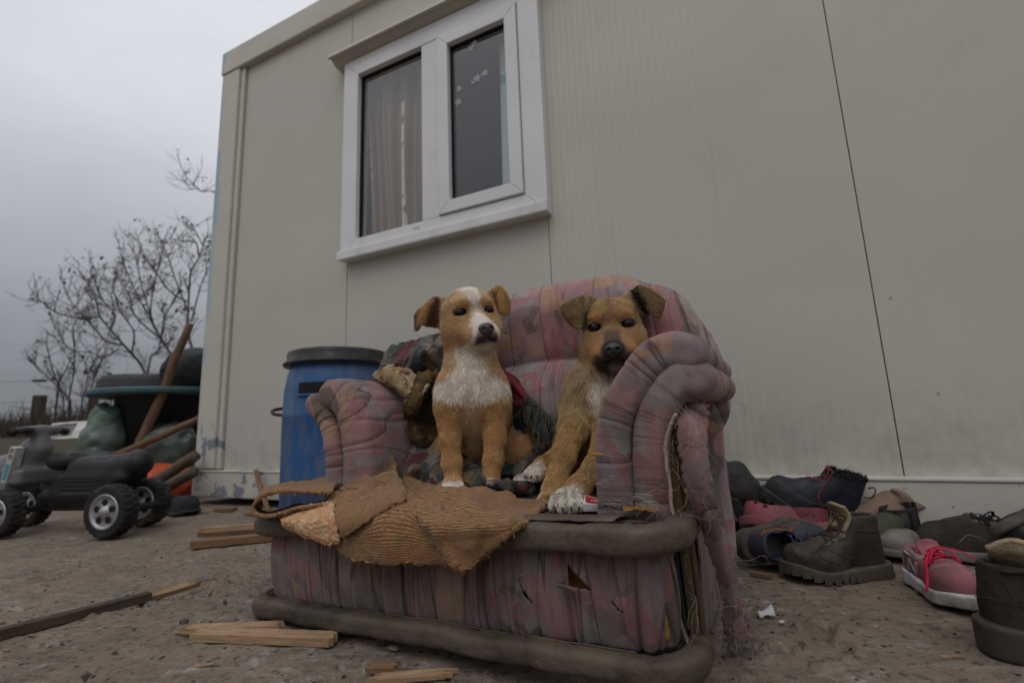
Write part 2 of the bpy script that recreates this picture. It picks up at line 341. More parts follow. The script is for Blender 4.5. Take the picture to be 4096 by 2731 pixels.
def build_cabin():
    L = 6.0
    xs = [.188, .98, 1.97, 2.899, 3.83, 4.76, L - .19]
    for i in range(6):
        a, b = xs[i] + .0013, xs[i + 1] - .0013
        if i == 1:
            part('wall_panel', box(a, b, .03, .075, .158, 1.085, .004), M_WALL, CAB); part('wall_panel', box(a, b, .03, .075, 2.083, 2.41, .004), M_WALL, CAB)
        else: part('wall_panel', box(a, b, .03, .075, .158, 2.41, .0012), M_WALL, CAB)
    for x in xs[1:-1]:
        part('joint_strip', box(x - (.0045 if x < 2.5 else .0022), x + (.0045 if x < 2.5 else .0022), .038 if x < 2.5 else .036, .07, .16, 1.08 if x in (.98, 1.97) else 2.4), M_SEAL if x > 2.5 else M_TRIM, CAB)
    for x in (0, L - .185):
        part('corner_post', box(x, x + .15, 0, .12, .166, 2.402, .008), M_TRIM, CAB)
        part('corner_post', box(x + .152, x + .183, .014, .1, .166, 2.402, .004), M_TRIM, CAB)
    part('roof_beam', box(-.006, L, -.006, .14, 2.404, 2.55, .008), M_TRIM, CAB)
    part('base_rail', box(-.004, L, -.004, .14, .034, .152, .006), M_TRIM, CAB)
    part('rail_lip', box(-.006, L, -.008, .06, .152, .1605, .003), M_TRIM, CAB)
    part('side_wall', box(.002, .06, .142, 2.4, .04, 2.5), M_WALL, CAB); part('side_wall', box(L - .06, L - .002, .142, 2.4, .04, 2.5), M_WALL, CAB)
    part('back_wall', box(.062, L - .062, 2.34, 2.4, .04, 2.5), M_DARK, CAB)
    part('roof', box(0, L, .142, 2.42, 2.5, 2.56), M_TRIM, CAB); part('cabin_floor', box(.062, L - .062, .142, 2.34, .05, .15), M_DARK, CAB)
    # window
    x0, x1, z0, z1 = .976, 1.986, 1.083, 2.085
    wn = part('window', box(x0 + .02, x1 - .02, .055, .075, z0 + .01, z0 + .03), M_PVC, CAB)
    fw = .088
    def mitre(n, a, b, c, d, w, y0, y1, ww=None):
        """four mitred bars round the opening a..b, c..d"""
        for k in range(4):
            o = [(a, c), (b, c), (b, d), (a, d)]; i = [(a + w, c + w), (b - w, c + w), (b - w, d - w), (a + w, d - w)]
            q = [o[k], o[(k + 1) % 4], i[(k + 1) % 4], i[k]]; g = .0012
            bm = bmesh.new(); lo = [bm.verts.new((x, y1, z)) for x, z in q]; hi = [bm.verts.new((x, y0, z)) for x, z in q]
            bm.faces.new(lo[::-1]); bm.faces.new(hi)
            for j in range(4): bm.faces.new((lo[j], lo[(j + 1) % 4], hi[(j + 1) % 4], hi[j]))
            bmesh.ops.recalc_face_normals(bm, faces=bm.faces[:]); bmesh.ops.bevel(bm, geom=bm.edges[:], offset=.0035, segments=2, profile=.6, affect='EDGES')
            bm.verts.index_update(); v = [tuple(x.co) for x in bm.verts]; f = [[x.index for x in F.verts] for F in bm.faces]; bm.free()
            part(n, (v, f), M_PVC, wn)
    mitre('window_frame', x0, x1, z0, z1, fw, -.012, .06)
    part('outer_sill', box(x0 - .004, x1 + .004, -.030, -.013, z0 - .004, z0 + .040, .006), M_PVC, wn)
    part('mullion', box(1.43, 1.514, -.010, .06, z0 + fw + .001, z1 - fw - .001, .004), M_PVC, wn)
    part('frame_gap', box(1.515, 1.902, .02, .05, z0 + fw - .002, z0 + fw + .002), M_SEAL, wn)
    mitre('sash', 1.519, 1.895, z0 + fw + .004, z1 - fw - .004, .052, -.022, .035)
    part('seal_or_shadow', box(1.426, 1.431, .012, .03, z0 + fw, z1 - fw), M_SEAL, wn); part('seal_or_shadow', box(x0 + fw - .001, x0 + fw + .006, .012, .03, z0 + fw, z1 - fw), M_SEAL, wn)
    part('seal_or_shadow', box(1.57, 1.576, .002, .02, z0 + .144, z1 - .144), M_SEAL, wn); part('seal_or_shadow', box(x0 + fw, 1.43, .012, .03, z1 - fw - .006, z1 - fw), M_SEAL, wn)
    part('seal_or_shadow', box(1.571, 1.845, .002, .02, z1 - .150, z1 - .1435), M_SEAL, wn); part('seal_or_shadow', box(1.5145, 1.5185, -.004, .03, z0 + fw, z1 - fw), M_SEAL, wn)  # last strip: black line put in for the rebate shadow beside the sash
    g = Mat('window_glass'); nt = g.nt; nt.nodes.remove(g.b); o = nt.nodes['Material Output']
    tr = g.nd('ShaderNodeBsdfTransparent'); tr.inputs[0].default_value = (.93, .94, .94, 1); gl = g.nd('ShaderNodeBsdfGlossy'); gl.inputs['Roughness'].default_value = .02
    fr = g.nd('ShaderNodeFresnel'); fr.inputs[0].default_value = 1.6; ge = g.nd('ShaderNodeNewGeometry'); fk = g.math('MULTIPLY', g.math('MULTIPLY', fr.outputs[0], 2.1), g.math('SUBTRACT', 1.0, ge.outputs['Backfacing'])); mx = g.nd('ShaderNodeMixShader'); g.L(fk, mx.inputs[0]); g.L(tr.outputs[0], mx.inputs[1]); g.L(gl.outputs[0], mx.inputs[2]); g.L(mx.outputs[0], o.inputs[0])
    part('pane', box(x0 + fw, 1.43, .022, .026, z0 + fw, z1 - fw), g.m, wn)
    p2 = part('pane', box(1.57, 1.845, .010, .014, z0 + .144, z1 - .144), g.m, wn)
    M_ST = plain('white_sticker', (.42, .43, .44), rough=.5); 
    for (cx, cz, s) in ((1.675, 1.90, .022), (1.69, 1.915, .018), (1.61, 1.73, .018), (1.605, 1.67, .02), (1.70, 1.745, .022), (1.735, 1.755, .02), (1.68, 1.735, .014)):
        n = 5
        for k in range(n):
            a = 2 * math.pi * k / n + cx * 9; c, d = math.cos(a), math.sin(a)
            q = [(0, 0), (.45, .28), (1, 0), (.45, -.28)]
            part('flower_sticker', ([(cx + s * (x * c - y * d), .0085, cz + s * (x * d + y * c)) for x, y in q], [(0, 1, 2, 3)]), M_ST, wn)
    part('drain_cap', box(1.40, 1.432, -.033, -.0305, z0 + .048, z0 + .060, .001), plain('cream_plastic', (.62, .58, .45)), wn)
    # rain drip above the window
    pr = [(.032, 2.165), (-.012, 2.160), (-.058, 2.125), (-.060, 2.108), (-.050, 2.106), (-.040, 2.118), (-.006, 2.094), (.032, 2.092)]
    n = len(pr); v = [(x, y, z) for x in (.912, 2.06) for y, z in pr]; f = [tuple(range(n)), tuple(range(2 * n - 1, n - 1, -1))] + [(i, i + n, (i + 1) % n + n, (i + 1) % n) for i in range(n)]
    part('rain_drip', (v, f), M_TRIM, CAB)
build_cabin()
def build_curtains():
    m = Mat('striped_curtain'); x = m.sep(m.uv, 0); y = m.sep(m.uv, 1)
    s = m.ramp(m.wave(1.6, m.map(m.uv, (1, .02, 1)), 1.2, 2, 1.5), [(.0, (.31, .235, .17)), (.45, (.40, .305, .225)), (.75, (.17, .13, .10)), (1., (.35, .265, .195))])
    k = m.math('MULTIPLY', m.ramp(m.wave(.72, m.map(m.uv, (1, .03, 1), loc=(.14, 0, 0)), .5, 1, .6), [(.955, 0.), (.975, 1.)]), m.ramp(m.noise(16, 2, .5, m.map(m.uv, (.6, 1, 1))), [(.40, 0.), (.46, 1.)]))
    c = m.mix(k, s, (.90, .86, .70)); c = m.mix(m.ramp(y, [(.80, 0.), (.86, 1.)]), c, (.30, .29, .26))
    m = m.out(c, .85, None, .2)
    nu, nv = 30, 110; V = []; U = []
    for i in range(nu):
        z = i / (nu - 1)
        for j in range(nv):
            t = j / (nv - 1); w = .50 - .05 * (1 - z)
            ph = t * 34 + 1.1 * math.sin(z * 2 + t * 5); d = .016 * math.sin(ph) + .008 * math.sin(ph * 2.3 + 1)
            V.append((.985 + .050 * (1 - z) + w * t + .012 * math.sin(z * 3 + t * 7), .105 + d, 1.10 + z * .93)); U.append((t, z))
    f = [(i * nv + j, i * nv + j + 1, (i + 1) * nv + j + 1, (i + 1) * nv + j) for i in range(nu - 1) for j in range(nv - 1)]
    v = np.array(V); M4 = CAB_M; v = v @ M4[:3, :3].T + M4[:3, 3]
    tag(mesh('curtain', v, f, m, uv=U), 'brown striped curtain hanging inside the left window pane', 'curtain')
    m2 = Mat('pale_blue_curtain'); c2 = m2.mix(m2.ramp(m2.sep(m2.uv, 1), [(.745, 0.), (.75, 1.)]), (.55, .63, .64), (.12, .38, .45)); c2 = m2.mix(m2.ramp(m2.sep(m2.uv, 1), [(.80, 0.), (.805, 1.)]), c2, (.55, .63, .64))
    m2 = m2.out(c2, .8, None, .2); V = []; U = []
    for i in range(12):
        for j in range(30): V.append((1.768 + j * .0075 - .012 * (1 - i / 11), .09 + .006 * math.sin(j * .9), 1.15 + i * .8 / 11)); U.append((j / 29, i / 11))
    f = [(i * 30 + j, i * 30 + j + 1, (i + 1) * 30 + j + 1, (i + 1) * 30 + j) for i in range(11) for j in range(29)]
    tag(mesh('curtain', np.array(V) @ M4[:3, :3].T + M4[:3, 3], f, m2, uv=U), 'narrow pale blue curtain edge behind the right window pane', 'curtain')
bpy.context.view_layer.update(); CAB_M = np.array(CAB.matrix_world)
build_curtains()
# nets of surface points for the cloths, metres in the armchair frame (width, depth, height)
NETS = {
  'rug_right': [[[.17,.2,.217],[.231,.195,.211],[.301,.185,.21],[.376,.16,.211],[.422,.165,.194],[.48,.15,.181],[.53,.12,.174]],[[.242,.12,.209],[.291,.12,.203],[.348,.12,.2],[.408,.11,.207],[.442,.12,.188],[.487,.11,.178],[.538,.09,.177]],[[.327,.035,.201],[.357,.045,.192],[.398,.05,.188],[.438,.045,.197],[.472,.05,.182],[.508,.05,.179],[.545,.06,.179]],[[.392,-.02,.184],[.423,-.025,.181],[.451,-.02,.179],[.484,-.025,.182],[.507,-.015,.179],[.533,-.005,.178],[.55,.03,.178]],[[.412,-.02,.158],[.44,-.03,.157],[.459,-.025,.156],[.488,-.032,.161],[.504,-.02,.163],[.528,-.012,.168],[.556,.0,.178]],[[.442,-.02,.133],[.459,-.028,.134],[.466,-.022,.133],[.485,-.028,.141],[.499,-.02,.147],[.522,-.015,.161],[.551,-.005,.174]],[[.46,-.02,.121],[.465,-.022,.12],[.47,-.022,.12],[.483,-.025,.128],[.496,-.02,.137],[.517,-.015,.153],[.548,-.008,.172]]],
  'rug_middle': [[[.241,.04,.19],[.265,.04,.197],[.299,.04,.205],[.331,.04,.209],[.361,.04,.204],[.391,.04,.195]],[[.252,-.0,.171],[.281,.0,.183],[.31,.01,.193],[.344,.01,.193],[.387,.0,.184],[.42,-.0,.176]],[[.229,-.01,.151],[.279,-.014,.158],[.319,-.01,.163],[.364,-.014,.163],[.398,-.01,.159],[.434,-.012,.155]],[[.213,-.008,.136],[.273,-.014,.138],[.315,-.008,.138],[.364,-.014,.14],[.399,-.008,.138],[.437,-.01,.134]],[[.223,-.004,.12],[.273,-.01,.121],[.311,-.004,.119],[.361,-.01,.123],[.401,-.004,.124],[.438,-.008,.124]]],
  'rug_ridge': [[[.102,.06,.209],[.142,.06,.215],[.178,.07,.22],[.22,.08,.222],[.259,.1,.222]],[[.159,.02,.2],[.191,.03,.206],[.224,.04,.212],[.256,.05,.216],[.296,.06,.216]],[[.209,-.01,.186],[.234,.0,.191],[.261,.01,.2],[.288,.02,.207],[.315,.04,.209]],[[.233,-.022,.168],[.257,-.018,.176],[.279,-.008,.186],[.302,.005,.198],[.329,.025,.204]],[[.237,-.02,.152],[.266,-.02,.165],[.29,-.012,.176],[.31,.0,.19],[.335,.02,.201]]],
  'rug_underside': [[[.031,.012,.181],[.085,.012,.188],[.133,.012,.194],[.178,.012,.199]],[[.081,-.016,.175],[.13,-.016,.176],[.176,-.014,.176],[.217,-.012,.179]],[[.095,-.014,.164],[.145,-.018,.16],[.187,-.016,.153],[.225,-.014,.154]],[[.101,-.008,.159],[.145,-.012,.151],[.197,-.012,.143],[.226,-.012,.148]]],
  'rug_loop': [[[.153,.03,.214],[.114,.02,.215],[.087,.0,.221],[.05,-.01,.223],[.024,-.015,.216],[.001,-.015,.198],[.023,-.02,.186],[.063,-.02,.183],[.102,-.01,.193],[.139,.0,.198],[.176,.01,.203]],[[.096,.09,.223],[.048,.08,.221],[-.001,.07,.22],[-.03,.05,.221],[-.053,.04,.215],[-.062,.03,.195],[-.047,.03,.181],[-.005,.03,.179],[.036,.04,.188],[.078,.05,.193],[.131,.05,.198]],[[.042,.15,.236],[-.016,.14,.231],[-.063,.12,.225],[-.095,.1,.22],[-.121,.09,.214],[-.129,.08,.193],[-.117,.08,.175],[-.073,.08,.172],[-.03,.09,.181],[.017,.1,.186],[.073,.1,.192]]],
  'rug_back': [[[-.04,.21,.234],[.004,.21,.242],[.041,.21,.251],[.081,.21,.258],[.136,.21,.267]],[[.011,.17,.221],[.051,.17,.229],[.087,.17,.238],[.125,.17,.246],[.174,.17,.249]],[[.056,.13,.214],[.104,.125,.221],[.144,.12,.237],[.201,.1,.231],[.227,.12,.23]],[[.117,.09,.206],[.154,.085,.215],[.197,.07,.215],[.219,.085,.218],[.268,.09,.222]]],
  'blanket_low': [[[.084,.28,.283],[.124,.28,.299],[.164,.29,.307],[.212,.3,.3],[.272,.3,.261],[.369,.27,.204],[.425,.26,.196]],[[.107,.24,.263],[.162,.23,.267],[.204,.24,.263],[.255,.24,.26],[.314,.24,.233],[.381,.25,.203],[.43,.25,.195]],[[.136,.215,.235],[.188,.205,.238],[.227,.21,.23],[.287,.2,.232],[.337,.21,.22],[.41,.21,.205],[.459,.21,.198]],[[.154,.2,.222],[.196,.2,.221],[.246,.2,.216],[.294,.2,.214],[.35,.2,.211],[.428,.2,.202],[.467,.2,.197]],[[.155,.2,.216],[.196,.2,.212],[.246,.2,.207],[.294,.2,.205],[.35,.2,.203],[.44,.2,.199],[.469,.2,.197]],[[.124,.24,.214],[.162,.24,.211],[.215,.24,.205],[.265,.24,.202],[.324,.24,.2],[.419,.24,.194],[.449,.24,.192]]],
  'blanket_heap': [[[-.029,.37,.527],[.003,.37,.547],[.054,.37,.553],[.133,.37,.55],[.198,.37,.536]],[[-.006,.33,.484],[.056,.31,.497],[.093,.33,.509],[.178,.31,.505],[.224,.33,.493]],[[.025,.31,.452],[.057,.32,.463],[.127,.3,.464],[.17,.32,.471],[.244,.3,.449]],[[.057,.31,.414],[.095,.31,.425],[.141,.31,.431],[.186,.31,.433],[.237,.31,.416]],[[.089,.3,.353],[.121,.3,.358],[.157,.3,.362],[.196,.3,.362],[.242,.3,.354]],[[.111,.28,.269],[.137,.28,.268],[.172,.28,.267],[.209,.28,.265],[.254,.28,.263]]],
  'blanket_roll': [[[.026,.27,.452],[.045,.27,.465],[.069,.27,.471],[.115,.26,.461],[.168,.25,.442],[.22,.24,.427]],[[.058,.24,.444],[.087,.23,.448],[.119,.22,.447],[.159,.215,.435],[.197,.21,.417],[.229,.21,.402]],[[.09,.225,.437],[.115,.22,.43],[.146,.215,.419],[.172,.215,.404],[.192,.21,.387],[.209,.21,.372]],[[.101,.235,.433],[.124,.235,.421],[.15,.23,.405],[.164,.23,.389],[.171,.23,.373],[.184,.23,.356]]],
  'blanket_olive': [[[.197,.235,.433],[.22,.235,.434],[.231,.26,.429],[.23,.32,.426]],[[.204,.205,.411],[.225,.21,.406],[.226,.25,.403],[.236,.31,.403]],[[.199,.195,.387],[.221,.2,.38],[.225,.24,.375],[.235,.31,.372]],[[.181,.2,.362],[.209,.2,.35],[.217,.24,.343],[.235,.31,.335]],[[.16,.225,.345],[.188,.225,.333],[.201,.26,.322],[.234,.31,.315]],[[.167,.23,.322],[.192,.235,.304],[.213,.26,.289],[.233,.31,.282]],[[.15,.27,.292],[.18,.27,.28],[.205,.28,.272],[.226,.32,.265]]],
  'red_cloth': [[[.294,.33,.452],[.344,.33,.438],[.373,.33,.425],[.393,.33,.399],[.403,.33,.375]],[[.312,.3,.435],[.355,.3,.422],[.381,.3,.41],[.402,.3,.387],[.415,.3,.37]],[[.305,.31,.408],[.344,.31,.411],[.37,.31,.397],[.393,.31,.378],[.407,.31,.367]],[[.303,.31,.361],[.342,.31,.366],[.368,.31,.359],[.389,.31,.353],[.404,.31,.351]]],
  'blanket_right': [[[.286,.36,.421],[.326,.36,.408],[.359,.36,.392],[.404,.36,.355],[.447,.35,.316]],[[.293,.345,.362],[.33,.34,.363],[.362,.35,.342],[.405,.34,.31],[.437,.345,.278]],[[.297,.335,.295],[.33,.335,.292],[.367,.335,.281],[.408,.335,.261],[.434,.335,.242]],[[.303,.32,.212],[.335,.32,.211],[.377,.32,.21],[.417,.32,.209],[.448,.32,.204]]],
  'torn_strip': [[[.756,.12,.319],[.771,.12,.318],[.784,.13,.314]],[[.748,.1,.284],[.767,.095,.283],[.782,.11,.273]],[[.749,.1,.23],[.768,.09,.231],[.782,.1,.224]],[[.749,.115,.181],[.767,.105,.18],[.783,.115,.173]],[[.756,.14,.126],[.773,.13,.123],[.787,.14,.114]],[[.761,.165,.067],[.775,.155,.068],[.787,.165,.058]],[[.759,.185,.021],[.775,.175,.023],[.787,.18,.02]],[[.755,.21,-.017],[.769,.2,-.023],[.788,.205,-.016]]],
}
# main limbs of the bare trees: tree, base radius, points in metres
LIMBS = [('A',0.05,[[-5.41,8.0,1.59],[-5.53,8.0,2.09],[-5.74,8.25,2.71],[-5.39,7.75,3.06],[-5.45,8.0,3.43],[-5.49,8.25,3.96]]),
  ('A',0.03,[[-5.6,8.0,2.63],[-5.9,8.0,2.82],[-6.36,8.25,3.26],[-6.19,7.75,3.37],[-6.57,8.0,3.86]]),
  ('A',0.03,[[-5.76,8.3,2.51],[-6.04,8.3,3.12],[-6.4,8.55,3.66],[-6.15,8.05,3.72]]),
  ('A',0.03,[[-5.63,8.2,2.31],[-5.56,8.2,2.72],[-5.65,8.45,3.15],[-5.2,7.95,3.26]]),
  ('A',0.02,[[-5.19,8.0,4.61],[-5.31,8.0,4.67],[-5.68,8.25,4.81],[-5.51,7.75,4.71],[-5.82,8.0,5.0]]),
  ('A',0.03,[[-5.51,8.1,3.46],[-5.6,8.1,3.76],[-5.99,8.35,3.87],[-5.84,7.85,3.72]]),
  ('A',0.025,[[-5.46,8.1,3.68],[-5.62,8.1,3.97],[-5.92,8.35,4.28]]),
  ('B',0.05,[[-6.2,8.6,1.7],[-6.25,8.6,1.84],[-6.68,8.85,2.26],[-6.47,8.35,2.48],[-6.67,8.6,3.02],[-6.82,8.85,3.48],[-6.36,8.35,3.66],[-6.53,8.6,3.95]]),
  ('B',0.04,[[-6.25,8.6,1.84],[-6.44,8.6,2.1],[-6.99,8.85,2.46],[-6.82,8.35,2.6],[-7.09,8.6,2.92],[-7.47,8.85,3.27],[-7.21,8.35,3.33]]),
  ('B',0.03,[[-6.66,8.6,2.54],[-6.86,8.6,2.8],[-7.28,8.85,3.26],[-7.09,8.35,3.58],[-7.42,8.6,4.06]]),
  ('B',0.03,[[-6.37,8.5,2.08],[-6.33,8.5,2.47],[-6.4,8.75,2.82],[-5.89,8.25,3.03]]),
  ('B',0.03,[[-6.54,8.5,2.41],[-6.68,8.5,2.77],[-7.02,8.75,3.22],[-6.72,8.25,3.42],[-7.02,8.5,3.82]]),
  ('C',0.055,[[-5.89,7.8,1.08],[-6.01,7.8,1.3],[-6.36,8.05,1.6],[-6.24,7.55,1.81],[-6.69,7.8,2.13],[-7.12,8.05,2.43],[-6.78,7.55,2.6],[-7.13,7.8,2.88],[-7.52,8.05,3.17]]),
  ('C',0.035,[[-6.44,7.8,1.86],[-6.74,7.8,1.94],[-7.21,8.05,2.24],[-6.97,7.55,2.35],[-7.43,7.8,2.66],[-7.89,8.05,3.17]]),
  ('C',0.03,[[-6.9,7.8,2.37],[-7.2,7.8,2.35],[-7.88,8.05,2.53],[-7.63,7.55,2.57],[-8.01,7.8,2.66]]),
  ('C',0.03,[[-6.61,7.7,2.11],[-6.57,7.7,2.37],[-7.01,7.95,2.68],[-6.72,7.45,2.82],[-6.94,7.7,3.11]]),
  ('C',0.03,[[-6.38,7.9,1.75],[-6.39,7.9,2.11],[-6.82,8.15,2.48],[-6.56,7.65,2.68],[-6.84,7.9,3.03]]),
  ('C',0.03,[[-6.09,7.9,1.32],[-6.05,7.9,1.67],[-6.13,8.15,1.84],[-5.71,7.65,2.0]]),
  ('C',0.025,[[-6.53,7.8,1.8],[-6.77,7.8,1.68],[-7.19,8.05,1.8],[-7.0,7.55,1.75]]),
  ('D',0.03,[[-7.87,8.5,0.97],[-7.91,8.5,1.07],[-8.39,8.75,1.38],[-8.1,8.25,1.76],[-8.45,8.5,2.2],[-8.54,8.75,2.28]]),
  ('D',0.03,[[-7.91,8.5,1.07],[-7.89,8.5,1.41],[-8.14,8.75,1.94],[-7.76,8.25,2.3],[-7.82,8.5,2.6]]),
  ('D',0.025,[[-8.02,8.5,1.07],[-8.27,8.5,1.42],[-8.79,8.75,1.68],[-8.47,8.25,1.78]]),
  ('D',0.025,[[-7.58,8.4,0.98],[-7.56,8.4,1.12],[-7.73,8.65,1.59],[-7.15,8.15,1.85],[-7.26,8.4,2.06]]),
  ('D',0.025,[[-7.6,8.6,1.1],[-7.58,8.6,1.55],[-7.63,8.85,2.01]]),
  ('D',0.025,[[-8.15,8.5,1.35],[-8.03,8.5,1.59],[-8.2,8.75,1.84]]),
  ('D',0.02,[[-7.91,8.5,1.89],[-8.14,8.5,2.11],[-8.65,8.75,2.58]])]
# ================================================================ armchair
CHAIR = thing('armchair', 'torn pink and mauve patterned armchair with two puppies on its seat', 'armchair', (-0.473, 0.927, 0), (0, -.04, math.atan2(-.479, .878)))
def m_fabric(name, dirt=.35, dark=1.0, streak=True):
    m = Mat(name); p = m.map(rot=(.3, .5, .4)); k = lambda c: tuple(x * dark for x in c)
    q = m.add(p, m.map(m.noise(14, 2, .5, p, col=True), (.007, .007, .007)))
    mauve, pink, peach, lav, grey, rose, brown = [k(c) for c in ((.30, .20, .195), (.42, .225, .22), (.44, .265, .18), (.33, .235, .25), (.345, .29, .27), (.38, .165, .165), (.20, .135, .11))]
    stops = [(0, mauve), (.2, pink), (.36, lav), (.5, peach), (.6, grey), (.72, rose), (.84, mauve), (.93, brown)]
    c1 = m.ramp(m.sep(m.voro(13, q, met='MANHATTAN'), 0), stops, 'CONSTANT')
    c2 = m.ramp(m.sep(m.voro(18, m.map(q, (1, 1.6, .8), (.5, .2, 1.1)), met='CHEBYCHEV'), 1), [(0, grey), (.25, pink), (.45, peach), (.6, lav), (.8, rose)], 'CONSTANT')
    f = m.ramp(m.sep(m.voro(15, m.map(q, (1.5, 1, 1), (1, .4, .2)), met='MANHATTAN'), 2), [(0, 0.), (.52, (1, 1, 1))], 'CONSTANT')
    c = m.mix(f, c1, c2)
    c = m.mix(.14, c, m.ramp(m.noise(120, 3, .6, m.map(scale=(1, 1, .3))), [(.3, k((.17, .13, .14))), (.7, k((.36, .30, .31)))]))
    if dirt:
        d = m.ramp(m.noise(7, 7, .68), [(.45, 0.), (.75, 1.)]); c = m.mix(m.math('MULTIPLY', d, dirt * 2), c, (.085, .065, .05))
        d2 = m.ramp(m.noise(18, 8, .7, m.map(scale=(2.2, 2.2, .35))), [(.52, 0.), (.72, 1.)])
        if streak: c = m.mix(m.math('MULTIPLY', d2, dirt * 1.6), c, (.10, .075, .06))
        c = m.mix(m.math('MULTIPLY', m.ramp(m.noise(95, 3, .5), [(.68, 0.), (.74, 1.)]), .5), c, (.05, .04, .035))
    fl = m.flow(); L1 = m.math('ABSOLUTE', m.math('SUBTRACT', m.noise(1, 2, .5, m.map(fl, (13, 2.2, 1)), .35), .5)); L2 = m.math('ABSOLUTE', m.math('SUBTRACT', m.noise(1, 3, .55, m.map(fl, (38, 7, 1), loc=(7, 3, 0)), .8), .5))
    k1 = m.ramp(L1, [(.0, 1.), (.014, 0.)]); k2 = m.math('MULTIPLY', m.ramp(L2, [(.0, 1.), (.025, 0.)]), m.ramp(m.noise(7, 3, .5), [(.48, 0.), (.62, 1.)])); on = m.math('GREATER_THAN', m.sep(fl, 2), .5)
    k1 = m.math('MULTIPLY', k1, on); k2 = m.math('MULTIPLY', k2, on); c = m.mix(m.math('MULTIPLY', k1, .72), c, k((.028, .022, .021))); c = m.mix(m.math('MULTIPLY', k2, .45), c, k((.045, .035, .033)))  # crease lines darkened in the colour to stand for shade in the folds
    w = m.math('ADD', m.wave(260, axis='X'), m.wave(260, axis='Z'))
    n = m.bump(w, .12, .0006); n = m.bump(m.noise(26, 5, .6), .35, .006, n); n = m.bump(m.math('SUBTRACT', 1.0, m.ramp(L1, [(.0, 1.), (.055, 0.)])), .6, .004, n); n = m.bump(m.math('SUBTRACT', 1.0, k2), .4, .0015, n)
    return m.out(c, .88, n, .18, Sheen_Weight=.12, Sheen_Roughness=.5)
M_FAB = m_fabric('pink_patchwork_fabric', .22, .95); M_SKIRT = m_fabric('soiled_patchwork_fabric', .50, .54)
M_ARM = m_fabric('grey_pink_patchwork_fabric', .34, .72)
M_STRIP = m_fabric('dangling_strip_fabric', .25, .80); M_PANEL = m_fabric('side_panel_fabric', .5, .42)  # side panel copy darkened in colour to read as a shaded recess
M_ROLL = plain('worn_brown_border', (.115, .085, .060), (.060, .046, .034), 11, .62, .35, .8, .002, fine=120, dirt=(.035, .028, .022), dsc=17, dcut=(.48, .72))
M_SEATTOP = plain('worn_seat_cloth', (.135, .10, .082), (.085, .064, .053), 14, .85, .2, .3, .001, fine=260, dirt=(.06, .048, .04))
M_FOAM = plain('yellow_foam', (.34, .18, .042), (.22, .115, .028), 30, .95, .1, .6, .004, fine=150, dirt=(.12, .07, .03), dsc=22)
M_PLY = plain('raw_board', (.12, .078, .036), (.075, .048, .024), 12, .85, .2, .4, .002, fine=80)
M_TAPE = plain('cream_edge_tape', (.42, .35, .28), (.32, .26, .21), 60, .9, .1, .4, .001)
M_THREAD = plain('loose_thread_fibre', (.36, .30, .255), rough=.9)
M_BLACK = plain('black_gap', (.01, .009, .009), rough=.9)
def in_poly(x, y, pts):
    r = np.zeros(len(x), bool); n = len(pts)
    for i in range(n):
        (a, b), (c, d) = pts[i], pts[i - 1]
        r ^= ((b > y) != (d > y)) & (x < (c - a) * (y - b) / (d - b + 1e-12) + a)
    return r
def pleats(s, z, step, depth, seed, wid=.004, slant=.02):
    """narrow creases at uneven steps along s"""
    rng = np.random.RandomState(seed); r = np.zeros_like(s); c = s.min() - step
    while c < s.max() + step:
        c += step * rng.uniform(.35, 1.5); w = wid * rng.uniform(.5, 1.4); a = depth * rng.uniform(.35, 1); k = rng.uniform(-slant, slant); k2 = rng.uniform(-1, 1)
        e = s - c - k * z * 10 * .1 - .004 * k2 * np.sin(z * 30); fade = .5 + .5 * np.cos(np.clip((z - rng.uniform(z.min(), z.max())) / (np.ptp(z) + 1e-9) * rng.uniform(.5, 2), -1, 1) * math.pi)
        r -= a * np.exp(-(e / w) ** 2) * (.35 + .65 * fade); r += a * .5 * np.exp(-((e - 2.2 * w) / (2 * w)) ** 2)
    return r
def rolls_path(u0, u1, d0, d1l, d1r, z, r=.045):
    a = [(u0, d1l, z), (u0, d0 + r, z)] + [(u0 + r - r * math.cos(t), d0 + r - r * math.sin(t), z) for t in np.linspace(.2, 1.4, 5)] + [(u0 + r, d0, z), (u1 - r, d0, z)]
    a += [(u1 - r + r * math.sin(t), d0 + r - r * math.cos(t), z) for t in np.linspace(.2, 1.4, 5)] + [(u1, d0 + r, z), (u1, d1r, z)]
    p = np.array(a); s = np.r_[0, np.cumsum(np.linalg.norm(np.diff(p, axis=0), axis=1))]; t = np.linspace(0, s[-1], 260)
    return np.stack([np.interp(t, s, p[:, k]) for k in range(3)], 1)
